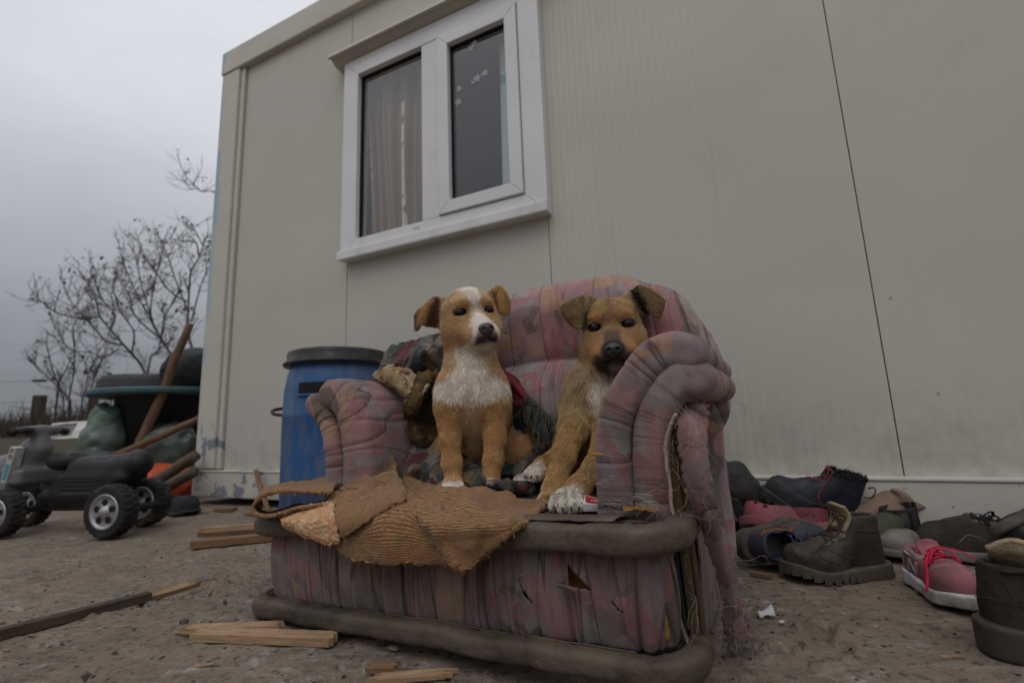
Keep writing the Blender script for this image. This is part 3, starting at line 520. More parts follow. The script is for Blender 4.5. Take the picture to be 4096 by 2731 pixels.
def build_chair():
    # pleated skirt of the seat box
    P = rolls_path(-.04, .724, .03, .46, .07, 0, .05); s = np.r_[0, np.cumsum(np.linalg.norm(np.diff(P, axis=0), axis=1))]
    ns, nz = 1300, 60; t = np.linspace(0, s[-1], ns); px = np.interp(t, s, P[:, 0]); py = np.interp(t, s, P[:, 1])
    tx, ty = np.gradient(px), np.gradient(py); l = np.hypot(tx, ty); nx, ny = ty / l, -tx / l
    zz = np.linspace(.026, .158, nz); T, Z = np.meshgrid(t, zz, indexing='ij'); q = (Z - .026) / .132
    off = .011 * np.sin(np.clip(q, 0, 1) * math.pi) ** .6 - .006 + pleats(T, Z, .026, .0042, 3, .0030) + pleats(T, Z, .085, .0075, 8, .0045, .03) + .003 * vnoise(np.stack([T * 45, Z * 5, 0 * Z], -1), 1, 6) + .004 * vnoise(np.stack([T * 9, Z * 7, 0 * Z], -1), 1, 3)
    X = px[:, None] + nx[:, None] * off; Y = py[:, None] + ny[:, None] * off
    slit = [(.527, .100), (.5305, .101), (.547, .073), (.544, .071)]; tri = [(.600, .126), (.6035, .125), (.632, .092), (.618, .096), (.590, .100), (.588, .097), (.602, .101)]; nick = [(.655, .083), (.657, .084), (.668, .071), (.666, .070)]
    for pl, am in ((slit, .004), (tri, .009), (nick, .002)):
        c = np.mean(pl, 0); dd = np.hypot(X - c[0], Z - c[1]); Y = Y - am * np.exp(-(dd / .018) ** 2) * (Y < .04)
    v = np.stack([X, Y, Z], -1).reshape(-1, 3); i = np.arange(ns - 1)[:, None] * nz + np.arange(nz - 1)[None]
    f = np.stack([i, i + nz, i + nz + 1, i + 1], -1).reshape(-1, 4); c = v[f].mean(1); front = c[:, 1] < .045
    hole = np.zeros(len(f), bool)
    for pl in (slit, tri, nick): hole |= in_poly(c[:, 0] + .0006 * np.sin(c[:, 2] * 2500), c[:, 2], pl) & front
    thick(mesh('skirt', v, f[~hole], M_SKIRT, CHAIR, flow=np.stack([T * 1.3, Z * .7, 0 * Z + 1], -1).reshape(-1, 3)), .002, -1)
    part('seat_foam', box(-.015, .715, .046, .44, .03, .152, .012), M_FOAM, CHAIR, smooth=True)
    # frayed flap hanging by the tear
    a = net([[(.590, .014, .100), (.602, .012, .102), (.616, .013, .098)], [(.589, .008, .099), (.601, .006, .1005), (.615, .008, .097)], [(.591, .005, .103), (.600, .003, .105), (.612, .005, .1005)]], 8, 16)
    thick(mesh('torn_flap', a[0], a[1], M_SKIRT, CHAIR), .0015)
    # border rolls
    for name, path, r, fl, sd in (('seat_border', rolls_path(-.048, .737, .019, .30, .13, .159, .045), .0188, .95, 1), ('base_border', rolls_path(-.050, .742, .014, .46, .10, .017, .055), .0160, .95, 2)):
        v, f = tube(path, r, 32, flat=fl, sq=3.2); v = v + fbm(v, 14, 3, sd)[:, None] * .0022 + fbm(v, 60, 3, sd + 4)[:, None] * .0007; v[:, 2] += (pleats(v[:, 0], v[:, 2], .05, .0016, sd + 60, .003, .3)); v[:, 2] -= .0025 * np.exp(-((v[:, 0] - .70) / .006) ** 2)
        mesh(name, v, f, M_ROLL, CHAIR); sp = path + np.array([0, .006, r * fl * 1.0 + .0008]); sp[:, 2] += fbm(path, 14, 3, sd) * .0022; v, f = tube(sp[25:-25], .0011, 5); mesh('seam', v, f, M_BLACK if sd == 1 else M_ROLL, CHAIR)
    a = net([[(x, y, .172 + .006 * math.sin(x * 13 + y * 20) * (y > .1) + (0 if y > .05 else -.004)) for x in np.linspace(-.03, .735, 9)] for y in (.03, .06, .12, .2, .3, .42)], 50, 90)
    v = a[0]; v[:, 2] += fbm(v, 18, 3, 4) * .004; mesh('seat_deck', v, a[1], M_SEATTOP, CHAIR)
    v, f, _ = net([[(.40, .020, .1835), (.55, .018, .1838), (.67, .020, .183)], [(.40, .048, .1845), (.55, .046, .186), (.67, .048, .184)], [(.40, .090, .1765), (.55, .088, .1775), (.67, .086, .1765)]], 16, 50)
    v[:, 2] += fbm(v, 60, 3, 4) * .0012 - .0045; thick(mesh('seat_flap', v, f, M_SEATTOP, CHAIR), .0015)
    v, f, _ = net([[(.672, .06, .183), (.69, .058, .188), (.712, .06, .183)], [(.668, .075, .187), (.69, .078, .184), (.716, .074, .187)], [(.674, .09, .183), (.69, .092, .188), (.708, .09, .184)]], 10, 16)
    v[:, 2] += fbm(v, 120, 3, 8) * .002; mesh('exposed_foam', v, f, M_FOAM, CHAIR)
    # arms: scrolled pads, each with a second roll nested underneath
    def arm(nm, pts, r, y0, y1, mat, res, seed, rr=None, taper=0, step=.035, dep=.0032):
        pts = crv(pts, 26)[:, [0, 1]] if len(pts[0]) == 3 else crv([(a, b, 0) for a, b in pts], 26)[:, :2]; h = (y1 - y0) / 2; yc = (y0 + y1) / 2; rr = rr or r * .96
        fn = lambda p: extr(poly2(p[:, 0] , p[:, 2], pts)[0] - r + taper * (p[:, 1] - y0), p[:, 1] - yc, h, rr)
        lo = (pts[:, 0].min() - r - .01, y0 - .01, pts[:, 1].min() - r - .01); hi = (pts[:, 0].max() + r + .01, y1 + .01, pts[:, 1].max() + r + .01)
        v, f = skin(fn, lo, hi, res); N = normals(v, f); _, arc = poly2(v[:, 0], v[:, 2], pts)
        d = pleats(arc + .25 * (v[:, 1] - y0) * vnoise(v, 6, seed), v[:, 1], step, dep, seed, .0034) * sm(-.2, .3, v[:, 1] * 0 + 1) + fbm(v, 16, 3, seed) * .0022
        mesh(nm, v + N * d[:, None], f, mat, CHAIR, flow=np.stack([arc + .35 * (v[:, 1] - y0) * vnoise(v, 7, seed + 1), v[:, 1] + v[:, 2] * .3 + seed, 0 * arc + 1], -1))
    RES = .0025
    arm('arm_pad', [(.6485, .16), (.650, .20), (.656, .281), (.675, .326), (.702, .361), (.731, .386), (.758, .393), (.776, .385)], .0268, .085, .46, M_ARM, RES, 5, .018, step=.085, dep=.0020)
    arm('arm_roll', [(.7005, .165), (.702, .20), (.705, .252), (.714, .296), (.737, .333), (.762, .354), (.781, .350)], .0255, .088, .44, M_ARM, RES, 11, .017, step=.08, dep=.0020)
    arm('arm_pad', [(.118, .16), (.116, .26), (.108, .33), (.090, .375), (.062, .398), (.040, .402)], .0385, .105, .46, M_ARM, .0027, 15, .034, step=.07, dep=.003)
    arm('arm_roll', [(.068, .16), (.066, .26), (.050, .325), (.026, .362), (.004, .382), (.002, .390)], .021, .10, .44, M_ARM, RES, 19, step=.05, dep=.003)
    # the back: an arched bolster over a lumbar cushion
    B = np.array([(.055, .33), (.06, .44), (.10, .50), (.20, .545), (.33, .562), (.48, .563), (.585, .552), (.668, .505), (.702, .42), (.706, .33)])
    def back(p):
        d2, _ = poly2(p[:, 0], p[:, 2], B); d = np.sqrt(np.maximum(d2, 0) ** 2 + ((p[:, 1] - .465) * 1.15) ** 2) - .083
        d = smin(d, ell(p, (.38, .475, .50), (.27, .07, .075)), .03)
        d = smin(d, ell(p, (.39, .46, .34), (.285, .105, .122)), .007)
        d = smin(d, rbox(p, (.38, .50, .30), (.30, .04, .2), .03), .01)
        c = smin(cap(p, (.27, .372, .472), (.40, .372, .440), .010, .020), cap(p, (.40, .372, .440), (.52, .374, .466), .020, .008), .01)
        return smax(d, -c, .02)
    v, f = skin(back, (-.06, .33, .14), (.81, .58, .68), .0038); N = normals(v, f)
    d = (pleats(v[:, 0] + .35 * (v[:, 2] - .45) * (v[:, 0] - .38), v[:, 2], .11, .0055, 23, .0036, .05)) * sm(.56, .50, v[:, 1]) + fbm(v, 9, 3, 2) * .006
    mesh('back_cushion', v + N * d[:, None], f, M_FAB, CHAIR, flow=np.stack([(v[:, 0] + .35 * (v[:, 2] - .45) * (v[:, 0] - .38)) * .6 + .3, v[:, 2] * .18, 0 * d + 1], -1))
    sh = np.array([(.01, .02), (-.006, .33), (.02, .49), (.09, .565), (.22, .60), (.38, .606), (.54, .60), (.66, .57), (.735, .50), (.757, .40), (.752, .33), (.742, .02)])
    sh = crv([(a, b, 0) for a, b in sh], 60)[:, :2]; n = len(sh); V = []
    for y, k in ((.500, .93), (.508, 1.02), (.535, 1.03), (.56, 1.0), (.568, .9)):
        V += [(.38 + (a - .38) * k + .002 * math.sin(i * 2.2), y, .02 + (b - .02) * k) for i, (a, b) in enumerate(sh)]
    F = [(r * n + i, r * n + i + 1, (r + 1) * n + i + 1, (r + 1) * n + i) for r in range(4) for i in range(n - 1)] + [tuple(range(n))[::-1], tuple(4 * n + i for i in range(n))]
    mesh('back_shell', V, F, M_FAB, CHAIR)
    # the scroll of the back wrapping forward on the right
    arm('back_scroll', [(.752, .33), (.764, .37), (.764, .42), (.750, .475)], .019, .47, .565, M_FAB, .0030, 31, step=.018, dep=.003)
    # outer side panel, torn away at the front: raw board, foam edge, tape
    v, f, _ = net([[(.742 - .006 * (k == 0), y, z) for k, z in enumerate((.0, .08, .16, .24, .33))] for y in (.145, .22, .3, .4, .50)], 60, 70)
    v[:, 0] += pleats(v[:, 1], v[:, 2], .05, .004, 41, .005) + fbm(v, 12, 3, 5) * .004; thick(mesh('side_panel', v, f, M_PANEL, CHAIR), .003)
    part('side_board', box(.726, .737, .112, .47, .0, .30, .002), M_PLY, CHAIR); part('foam_edge', box(.7375, .744, .122, .134, -.005, .29, .003), M_PLY, CHAIR)
    part('gap_shade', box(.715, .7235, .10, .46, .02, .30), M_BLACK, CHAIR)  # black slab set inside the gap to stand for its shade
    tp = crv([(.7285, .090, .172), (.730, .087, .22), (.7315, .084, .262), (.742, .084, .29), (.752, .084, .306)], 30)
    v, f = tube(tp, .0050, 8, flat=.45); v = v + fbm(v, 90, 2, 3)[:, None] * .0012; mesh('edge_tape', v, f, M_TAPE, CHAIR)
    for k in (4, 9, 15, 22):
        a = tp[k] + np.array([-.0035, -.006, 0]); part('staple', tube([a, a + [.008, -.0005, .001]], .0006, 5), plain('rusty_staple', (.35, .14, .05)) if k == 4 else bpy.data.materials['rusty_staple'], CHAIR)
    part('floor_block', box(.12, .18, .03, .09, -.014, .0, .002), M_PLY, CHAIR)
    # fabric strip torn from the side, trailing on the ground
    v, f, uv = net(NETS['torn_strip'], 110, 18); e = np.abs(uv[:, 0] - .5) * 2
    v = v + fbm(v, 11, 3, 6)[:, None] * np.array([.0025, .004, .001]); v[:, 0] += sm(.8, 1, e) * fbm(v, 160, 2, 3) * .004
    thick(mesh('torn_strip', v, f, M_STRIP, CHAIR, flow=np.stack([v[:, 2] * .5, v[:, 0] * 3, 0 * e + 1], -1)), .0022)
    v, f = skin(lambda p: smin(ell(p, (.785, .205, .000), (.014, .012, .026), (0, 15, 0)), ell(p, (.768, .20, -.012), (.011, .011, .014)), .015) + .006 * fbm(p, 70, 3, 7), (.74, .17, -.05), (.82, .24, .05), .0025)
    mesh('strip_knot', v, f, M_SKIRT, CHAIR)
    # frayed threads
    rng = np.random.RandomState(12); A = Acc()
    def strand(p, dv, L, n=10, r=.00021, curl=.012):
        p = np.array(p, float); d = np.array(dv, float); d /= np.linalg.norm(d); q = [p.copy()]
        for i in range(n): d = d + rng.normal(0, .35, 3) + np.array([0, 0, -.10]); d /= np.linalg.norm(d); p = p + d * L / n; q.append(p.copy())
        A.add(tube(crv(q, 16), r, 3, False))
    NT = np.array(NETS['torn_strip'])
    for k in range(24):
        i = rng.randint(1, 8); j = rng.choice([0, 2, 2]); strand(NT[i, j] + rng.normal(0, .006, 3), (rng.choice([-1, 1]) * .6, -.6, rng.uniform(-1, .3)), rng.uniform(.02, .06))
    for k in range(50): strand(np.array([.778, .195, .012]) + rng.normal(0, .013, 3), rng.normal(0, 1, 3) + [0, -.6, -.2], rng.uniform(.03, .06))
    for k in range(16): strand((.742 + rng.uniform(0, .03), .085, .29 + rng.uniform(0, .03)), (.4, -.5, -1), rng.uniform(.03, .08))
    for k in range(18): strand((.738 + rng.uniform(-.01, .012), .08, rng.uniform(.02, .3)), (rng.uniform(-1, 1), -.7, -.6), rng.uniform(.03, .07))
    for k in range(26): strand((.69 + rng.uniform(-.05, .04), .066 + rng.uniform(-.02, .02), .188), (rng.uniform(-1, 1), -.4, .5), rng.uniform(.02, .05))
    for k in range(12): strand((.80 + rng.uniform(-.02, .01), rng.uniform(.2, .5), .32 + rng.uniform(-.01, .05)), (.6, -.3, -.6), rng.uniform(.02, .05))
    for k in range(8): strand((.628 + rng.uniform(0, .03), .074, .262), (rng.uniform(.2, 1), -.5, -.4), rng.uniform(.02, .05))
    for k in range(6): strand((.626, .078, .25), (-.1, -.3, -1), rng.uniform(.04, .09))
    for k in range(10): strand((.072 + rng.uniform(-.003, .003), .085, rng.uniform(.2, .33)), (rng.uniform(-1, 1), -.7, -.2), rng.uniform(.012, .03))
    for k in range(22): strand((rng.choice([.590, .602, .63, .53, .546]) + rng.uniform(-.006, .006), .014, .098 + rng.uniform(-.02, .02)), (rng.uniform(-1, 1), -.5, -.3), rng.uniform(.006, .016))
    v, f = A.get(); mesh('loose_threads', v, f, M_THREAD, CHAIR, kind='stuff')
build_chair()
# small burst slits in the fabric of the right arm
def build_slits():
    for (pts, w) in (([(.6235, .0795, .263), (.640, .0615, .259), (.662, .0625, .257)], .0045), ):
        p = crv(pts, 14); v, f = tube(p, w * np.sin(np.linspace(.15, math.pi - .15, 14)), 8, flat=.5); mesh('burst_slit', v, f, M_FOAM, CHAIR)
    A = Acc(); rng = np.random.RandomState(5)
    for (x, z, n) in ((.655, .228, 3), (.652, .218, 3), (.662, .197, 2), (.645, .223, 2), (.70, .20, 16), (.705, .192, 16)):
        for k in range(n):
            a = np.array([x + rng.uniform(-.008, .008), .0615 + rng.uniform(0, .0005), z + rng.uniform(-.006, .006)]); A.add(tube([a - [.006, 0, 0], a + [0, -.001, .0004], a + [.006, 0, -.0004]], .0005, 4))
    v, f = A.get(); mesh('worn_threads', v, f, M_THREAD, CHAIR, kind='stuff')
build_slits()

# ================================================================ rug and blankets on the seat
def m_rug(name, orange=.5, ok=1.0):
    m = Mat(name); u = m.uv
    w = m.add(m.map(u, (1, 1, 1)), m.map(m.noise(9, 4, .6, col=True), (.03, .03, .03)))
    rows = m.wave(13, w, .9, 2, 4, axis='Y'); st = m.wave(20, w, 1.5, 2, 3, axis='X')
    yarn = m.noise(40, 4, .7, m.map(w, (.7, 3.2, 1)))
    c = m.ramp(yarn, [(.30, (.075, .044, .024)), (.44, (.19, .108, .048)), (.64, (.335, .215, .10))])
    o = m.math('MULTIPLY', m.ramp(m.noise(60, 3, .6, m.map(w, (.45, 2.2, 1), loc=(3, 1, 0))), [(.56 - .12 * orange, 0.), (.62, 1.)]), m.ramp(m.noise(5, 3, .5), [(.36, .15), (.6, 1.)]))
    c = m.mix(m.math('MULTIPLY', o, .85), c, (.42, .095, .03)); c = m.mix(m.ramp(m.noise(7, 6, .65), [(.52, 0.), (.8, .7)]), c, (.11, .066, .035))
    c = m.mix(m.ramp(rows, [(0, .6), (.32, 0.)]), c, (.06, .036, .02))
    hh = m.math('ADD', m.math('MULTIPLY', rows, 1.0), m.math('MULTIPLY', m.math('MULTIPLY', st, rows), .8)); hh = m.math('ADD', hh, m.math('MULTIPLY', m.noise(260, 3, .7), .5))
    return m.out(c, .95, m.bump(hh, .5, .0018), .1, Sheen_Weight=.15)
M_RUG = m_rug('woven_sack_rug', .35)
def m_back():
    m = Mat('rug_reverse'); c = m.mix(m.ramp(m.noise(70, 4, .7), [(.38, 0.), (.6, 1.)]), (.46, .20, .10), (.50, .36, .22)); c = m.mix(m.ramp(m.noise(8, 5), [(.55, 0.), (.8, 1.)]), c, (.2, .12, .07))
    return m.out(c, .95, m.bump(m.voro(150, out='Distance'), .9, .003), .1)
M_RUGB = m_back()
def m_tapestry():
    m = Mat('floral_tapestry'); q = m.add(m.ob, m.map(m.noise(18, 3, .6, col=True), (.05, .05, .05)))
    gr, oc, rd, cr, bk, tl = (.040, .058, .042), (.16, .10, .035), (.12, .026, .026), (.23, .20, .155), (.018, .016, .015), (.085, .11, .105)
    c = m.ramp(m.sep(m.voro(19, q), 0), [(0, gr), (.24, bk), (.46, oc), (.58, gr), (.70, rd), (.82, cr), (.92, tl)], 'CONSTANT')
    c2 = m.ramp(m.sep(m.voro(60, q), 1), [(0, bk), (.2, gr), (.42, oc), (.56, tl), (.72, cr), (.86, rd)], 'CONSTANT')
    c = m.mix(m.ramp(m.noise(24, 4, .6), [(.46, 0.), (.56, 1.)]), c, c2); c = m.mix(m.ramp(m.noise(160, 4, .7, m.map(scale=(1, 1, 2.5))), [(.35, .6), (.65, 0.)]), c, bk)
    return m.out(c, .95, m.bump(m.noise(210, 4, .7), .8, .003), .1, Sheen_Weight=.2)
M_TAP = m_tapestry()
M_OLIVE = plain('olive_woven_cloth', (.20, .125, .05), (.07, .048, .026), 70, .95, .1, 1, .004, fine=230, dirt=(.035, .028, .02), dsc=14, dcut=(.45, .62))
M_RED = plain('red_felt', (.20, .035, .04), (.12, .025, .03), 20, .95, .1, .4, .002, fine=200)
M_CREAM = plain('cream_and_ochre_cloth', (.42, .34, .25), (.25, .155, .055), 17, .95, .1, .8, .003, fine=200, dirt=(.05, .035, .025), dsc=30, dcut=(.5, .6))
M_FRINGE = plain('grey_green_fringe', (.115, .13, .105), (.075, .085, .07), 40, .95, .1)
def drape(name, key, mat, parent, nu=60, nv=60, t=.006, wr=.004, sc=14, seed=1, fray=.0, fold=0):
    v, f, uv = net(NETS[key], nu, nv); N = normals(v, f)
    v = v + N * (fbm(v, sc, 4, seed) * wr + fold * (np.abs(vnoise(v + .03 * np.stack([vnoise(v, 9, seed + 3 + k) for k in range(3)], -1), 15, seed + 2)) * 2 - .7 + .5 * np.abs(vnoise(v, 34, seed + 7))))[:, None]
    e = np.minimum(np.minimum(uv[:, 0], 1 - uv[:, 0]) * 1, np.minimum(uv[:, 1], 1 - uv[:, 1]))
    v = v + (sm(.035, 0, e) * fray)[:, None] * np.stack([fbm(v, 120, 2, seed + k) for k in range(3)], -1)
    L = np.linalg.norm(np.diff(np.array(NETS[key]), axis=1), axis=2).sum(1).mean(); H = np.linalg.norm(np.diff(np.array(NETS[key]), axis=0), axis=2).sum(0).mean()
    return thick(mesh(name, v, f, mat, parent, uv=uv * np.array([L, H]) * 5), t)
RUG = thing('rug', 'ochre and orange woven sack rug hanging crumpled over the front of the armchair seat', 'rug'); BLK = thing('blanket', 'heaped dark floral tapestry blanket with green fringe behind the white-chested puppy', 'blanket')
RED = thing('red_cloth', 'dark red cloth on the armchair seat beside the blanket fringe', 'cloth')
for o in (RUG, BLK, RED): o.matrix_world = Matrix(CHAIR.matrix_basis)
drape('rug_fold', 'rug_right', M_RUG, RUG, 100, 120, .007, .007, 11, 1, .003, .009); drape('rug_fold', 'rug_middle', M_RUG, RUG, 90, 100, .007, .006, 11, 2, .003, .008)
drape('rug_fold', 'rug_ridge', M_RUG, RUG, 70, 90, .007, .004, 14, 3, .003, .006); drape('rug_fold', 'rug_loop', M_RUG, RUG, 50, 110, .006, .004, 16, 5, .003)
drape('rug_fold', 'rug_back', M_RUG, RUG, 70, 80, .007, .011, 22, 6, .003); o = drape('rug_reverse', 'rug_underside', M_RUGB, RUG, 50, 70, .006, .004, 18, 4, .006); o['label'] = 'pale orange reverse side of the rug turned outward'
drape('blanket_fold', 'blanket_low', M_TAP, BLK, 110, 130, .007, .007, 16, 1, .004, .010); drape('blanket_fold', 'blanket_heap', M_TAP, BLK, 110, 90, .007, .012, 11, 2, .004, .014)
drape('blanket_fold', 'blanket_right', M_TAP, BLK, 80, 70, .007, .008, 14, 3, .004, .010)
o = drape('blanket_fold', 'blanket_olive', M_OLIVE, BLK, 110, 90, .006, .006, 17, 4, .005, .017); o['label'] = 'olive brown woven side of the blanket'
o = drape('blanket_fold', 'blanket_roll', M_CREAM, BLK, 80, 100, .007, .004, 18, 5, .005, .010); o['label'] = 'cream and ochre fold rolled over the arm'
drape('cloth_fold', 'red_cloth', M_RED, RED, 60, 60, .005, .004, 14, 6, 0, .008)
def build_fringe():
    rng = np.random.RandomState(3); T = np.array(NETS['blanket_right'])[0]; C = crv(T, 40); A = Acc()
    for k in range(150):
        i = rng.randint(6, 40); p = C[i] + rng.normal(0, .004, 3) + [0, -.006, .004]; q = [p.copy()]; d = np.array([rng.uniform(-.1, .9), -.35, rng.uniform(-.6, .3)])
        L = rng.uniform(.05, .085)
        for s in range(7): d = d + rng.normal(0, .25, 3) + [0, 0, -.42]; d /= np.linalg.norm(d); p = p + d * L / 7; q.append(p.copy())
        A.add(tube(crv(q, 12), .0009, 4))
    v, f = A.get(); mesh('fringe', v, f, M_FRINGE, BLK, kind='stuff')
    A = Acc()
    for key, rows in (('rug_right', (-1,)), ('rug_middle', (-1,)), ('rug_loop', (0,))):
        C = crv(np.array(NETS[key])[rows[0]], 300)
        for k in range(170):
            p = C[rng.randint(300)] + rng.normal(0, .002, 3); d = rng.normal(0, 1, 3) + [0, -.5, -.5]; d /= np.linalg.norm(d); L = rng.uniform(.002, .007); A.add(tube([p, p + d * L * .5 + rng.normal(0, .001, 3), p + d * L + [0, 0, -.002]], .0004, 3, False))
    v, f = A.get(); mesh('frayed_yarn', v, f, plain('frayed_yarn', (.26, .165, .075)), RUG, kind='stuff')
build_fringe()
# ================================================================ puppies
def m_coat():
    m = Mat('puppy_skin'); m.out(m.mix(.25, m.attr('coat'), (.05, .03, .02)), .9, None, .1); h = Mat('puppy_fur'); h.out(h.attr('coat'), .62, None, .22); return m.m, h.m
M_SKIN, M_FUR = m_coat()
M_EYE = Mat('dark_wet_eye'); M_EYE = M_EYE.out((.008, .005, .004), .04, None, .32)
M_CLAW = plain('dark_claw', (.035, .028, .025), rough=.35)
M_WHISK = plain('dark_whisker', (.02, .018, .016), rough=.5)
def fur(name, v, f, N, parent, n, fdir, flen, fcol, keep, rad=.00031, seed=1):
    rng = np.random.RandomState(seed); f = np.asarray(f); a, b, c, d = (v[f[:, k]] for k in range(4))
    ar = np.linalg.norm(np.cross(c - a, d - b), axis=1); i = rng.choice(len(f), n, p=ar / ar.sum()); s, t = rng.rand(n, 1), rng.rand(n, 1)
    bl = lambda A: (A[f[i, 0]] * (1 - s) + A[f[i, 1]] * s) * (1 - t) + (A[f[i, 3]] * (1 - s) + A[f[i, 2]] * s) * t
    p = bl(v); nn = bl(N); nn /= np.linalg.norm(nn, axis=1)[:, None] + 1e-9
    k = keep(p); p, nn = p[k], nn[k]; n = len(p)
    clump = np.stack([vnoise(p, 75, 20 + j) for j in range(3)], -1); fine = rng.normal(0, 1, (n, 3))
    g = fdir(p, nn); g = g / (np.linalg.norm(g, axis=1)[:, None] + 1e-9) + clump * .30 + fine * .08
    g = g - nn * (g * nn).sum(1)[:, None]; g /= np.linalg.norm(g, axis=1)[:, None] + 1e-9
    L = flen(p) * rng.uniform(.55, 1.15, n) * np.where(rng.rand(n) < .05, 1.45, 1) * (1 + .25 * clump[:, 0]); P = np.empty((n, 5, 3)); q = p - nn * .0008; P[:, 0] = q
    for j in range(4):
        w = (.50, .30, .18, .12)[j]; dv = g * (1 - w * .5) + nn * w + clump * .15 * j / 3 + fine * .05; dv /= np.linalg.norm(dv, axis=1)[:, None]; q = q + dv * (L / 4)[:, None]; P[:, j + 1] = q
    hc = bpy.data.hair_curves.new(name); hc.add_curves([5] * n); hc.position_data.foreach_set('vector', P.astype(np.float32).ravel())
    r = hc.attributes.get('radius') or hc.attributes.new('radius', 'FLOAT', 'POINT'); R0 = rad * rng.uniform(.7, 1.3, n)
    r.data.foreach_set('value', (R0[:, None] * np.array([1, .95, .8, .55, .12])).astype(np.float32).ravel())
    col = 1.10 * fcol(p + rng.normal(0, .0035, (n, 3)) * np.clip(L / .008, .25, 1.5)[:, None]) * rng.uniform(.80, 1.2, (n, 1)) * (1 + .20 * clump[:, :1] + .16 * vnoise(p * [1, 1, .45], 260, 31)[:, None]); at = hc.attributes.new('coat', 'FLOAT_COLOR', 'CURVE'); at.data.foreach_set('color', np.concatenate([col, np.ones((n, 1))], 1).astype(np.float32).ravel())
    hc.materials.append(M_FUR); return link(name, hc, parent, 'stuff')
def lerp(a, b, t): return a + (np.asarray(b, float) - a) * np.clip(t, 0, 1)[:, None]
EYE = np.array([.0315, -.0455, .012]); NOSE = np.array([0, -.1045, -.0335])
def head_sdf(q, droop):
    mz = 1.30 if droop > .001 else 1.10; q = q.copy(); q[:, 1] = np.where(q[:, 1] < -.05, -.05 + (q[:, 1] + .05) * (1.10 if mz > 1.2 else 1.0), q[:, 1]); x = q.copy(); x[:, 0] = np.abs(x[:, 0]); qm = q / np.array([mz, 1, 1]); xm = x / np.array([mz, 1, 1])
    d = ell(q, (0, .014, .010), (.056, .062, .056))
    d = smin(d, ell(q, (0, -.012, .026), (.042, .040, .034)), .03)
    d = smin(d, ell(x, (.035, -.010, -.028), (.029, .045, .036)), .03)
    d = smin(d, cap(qm, (0, -.03, -.026), (0, -.080, -.038), .038, .0265), .022)
    d = smin(d, ell(xm, (.0155, -.078, -.045), (.0185, .026, .0185)), .010)
    d = smin(d, cap(qm, (0, -.02, -.048), (0, -.074, -.061), .030, .0165), .012)
    d = smin(d, cap(qm, (0, -.060, -.012), (0, -.098, -.028), .014, .011), .012)
    d = smin(d, ell(x, (.024, -.047, .029), (.017, .012, .010)), .012)
    d = smax(d, -ell(x, EYE + [0, -.006, 0], (.0125, .010, .0085)), .006)
    d = smin(d, ell(x, EYE + [0, .001, .0088 - droop], (.0140, .0098, .0048)), .003)
    d = smin(d, ell(x, EYE + [0, .001, -.0088], (.0128, .0094, .0042)), .003)
    g = chain(xm, [(.034, -.045, -.049), (.026, -.072, -.057), (.012, -.094, -.0545), (0, -.101, -.0515)], [.0015, .0025, .003, .0025], .004); d = smax(d, -g, .004)
    return d
def ear_pts(rows): return net(rows, 14, 26)[0]
def near(p, pts, r):
    d = np.full(len(p), .05); lo, hi = pts.min(0) - .02, pts.max(0) + .02; m = np.all((p > lo) & (p < hi), 1); s = p[m]
    if len(s): d[m] = np.minimum(np.sqrt(((s[:, None] - pts[None]) ** 2).sum(2)).min(1) - r, .05) if len(s) * len(pts) < 2e7 else np.concatenate([np.sqrt(((c[:, None] - pts[None]) ** 2).sum(2)).min(1) - r for c in np.array_split(s, len(s) * len(pts) // 8000000 + 1)])
    return d
def paw(p, c, r, ang=0, toes=True):
    """a paw pointing towards -y turned by ang degrees: pad and four toes"""
    a = R(ang); q = p - np.asarray(c, float); q = np.stack([q[:, 0] * math.cos(a) + q[:, 1] * math.sin(a), -q[:, 0] * math.sin(a) + q[:, 1] * math.cos(a), q[:, 2]], -1)
    d = ell(q, (0, .25 * r, 0), (r, r * 1.05, r * .78))
    for x, y in ((-.72, -.50), (-.25, -.88), (.25, -.88), (.72, -.50)):
        d = smin(d, cap(q, (x * r * .9, y * r * .45, 0), (x * r * 1.05, y * r, -.14 * r), r * .40, r * .36), .0022)
    return d
def claws(c, r, ang, parent, M=None):
    a = R(ang)
    for x, y in ((-.72, -.50), (-.25, -.88), (.25, -.88), (.72, -.50)):
        q = [(x * r * 1.05, (y - .34) * r, -.16 * r), (x * r * 1.06, (y - .50) * r, -.22 * r), (x * r * 1.06, (y - .60) * r, -.36 * r)]
        q = [(u * math.cos(a) - w * math.sin(a) + c[0], u * math.sin(a) + w * math.cos(a) + c[1], z + c[2]) for u, w, z in q]
        v, f = tube(q, [r * .085, r * .07, r * .02], 6); mesh('claw', v, f, M_CLAW, parent)
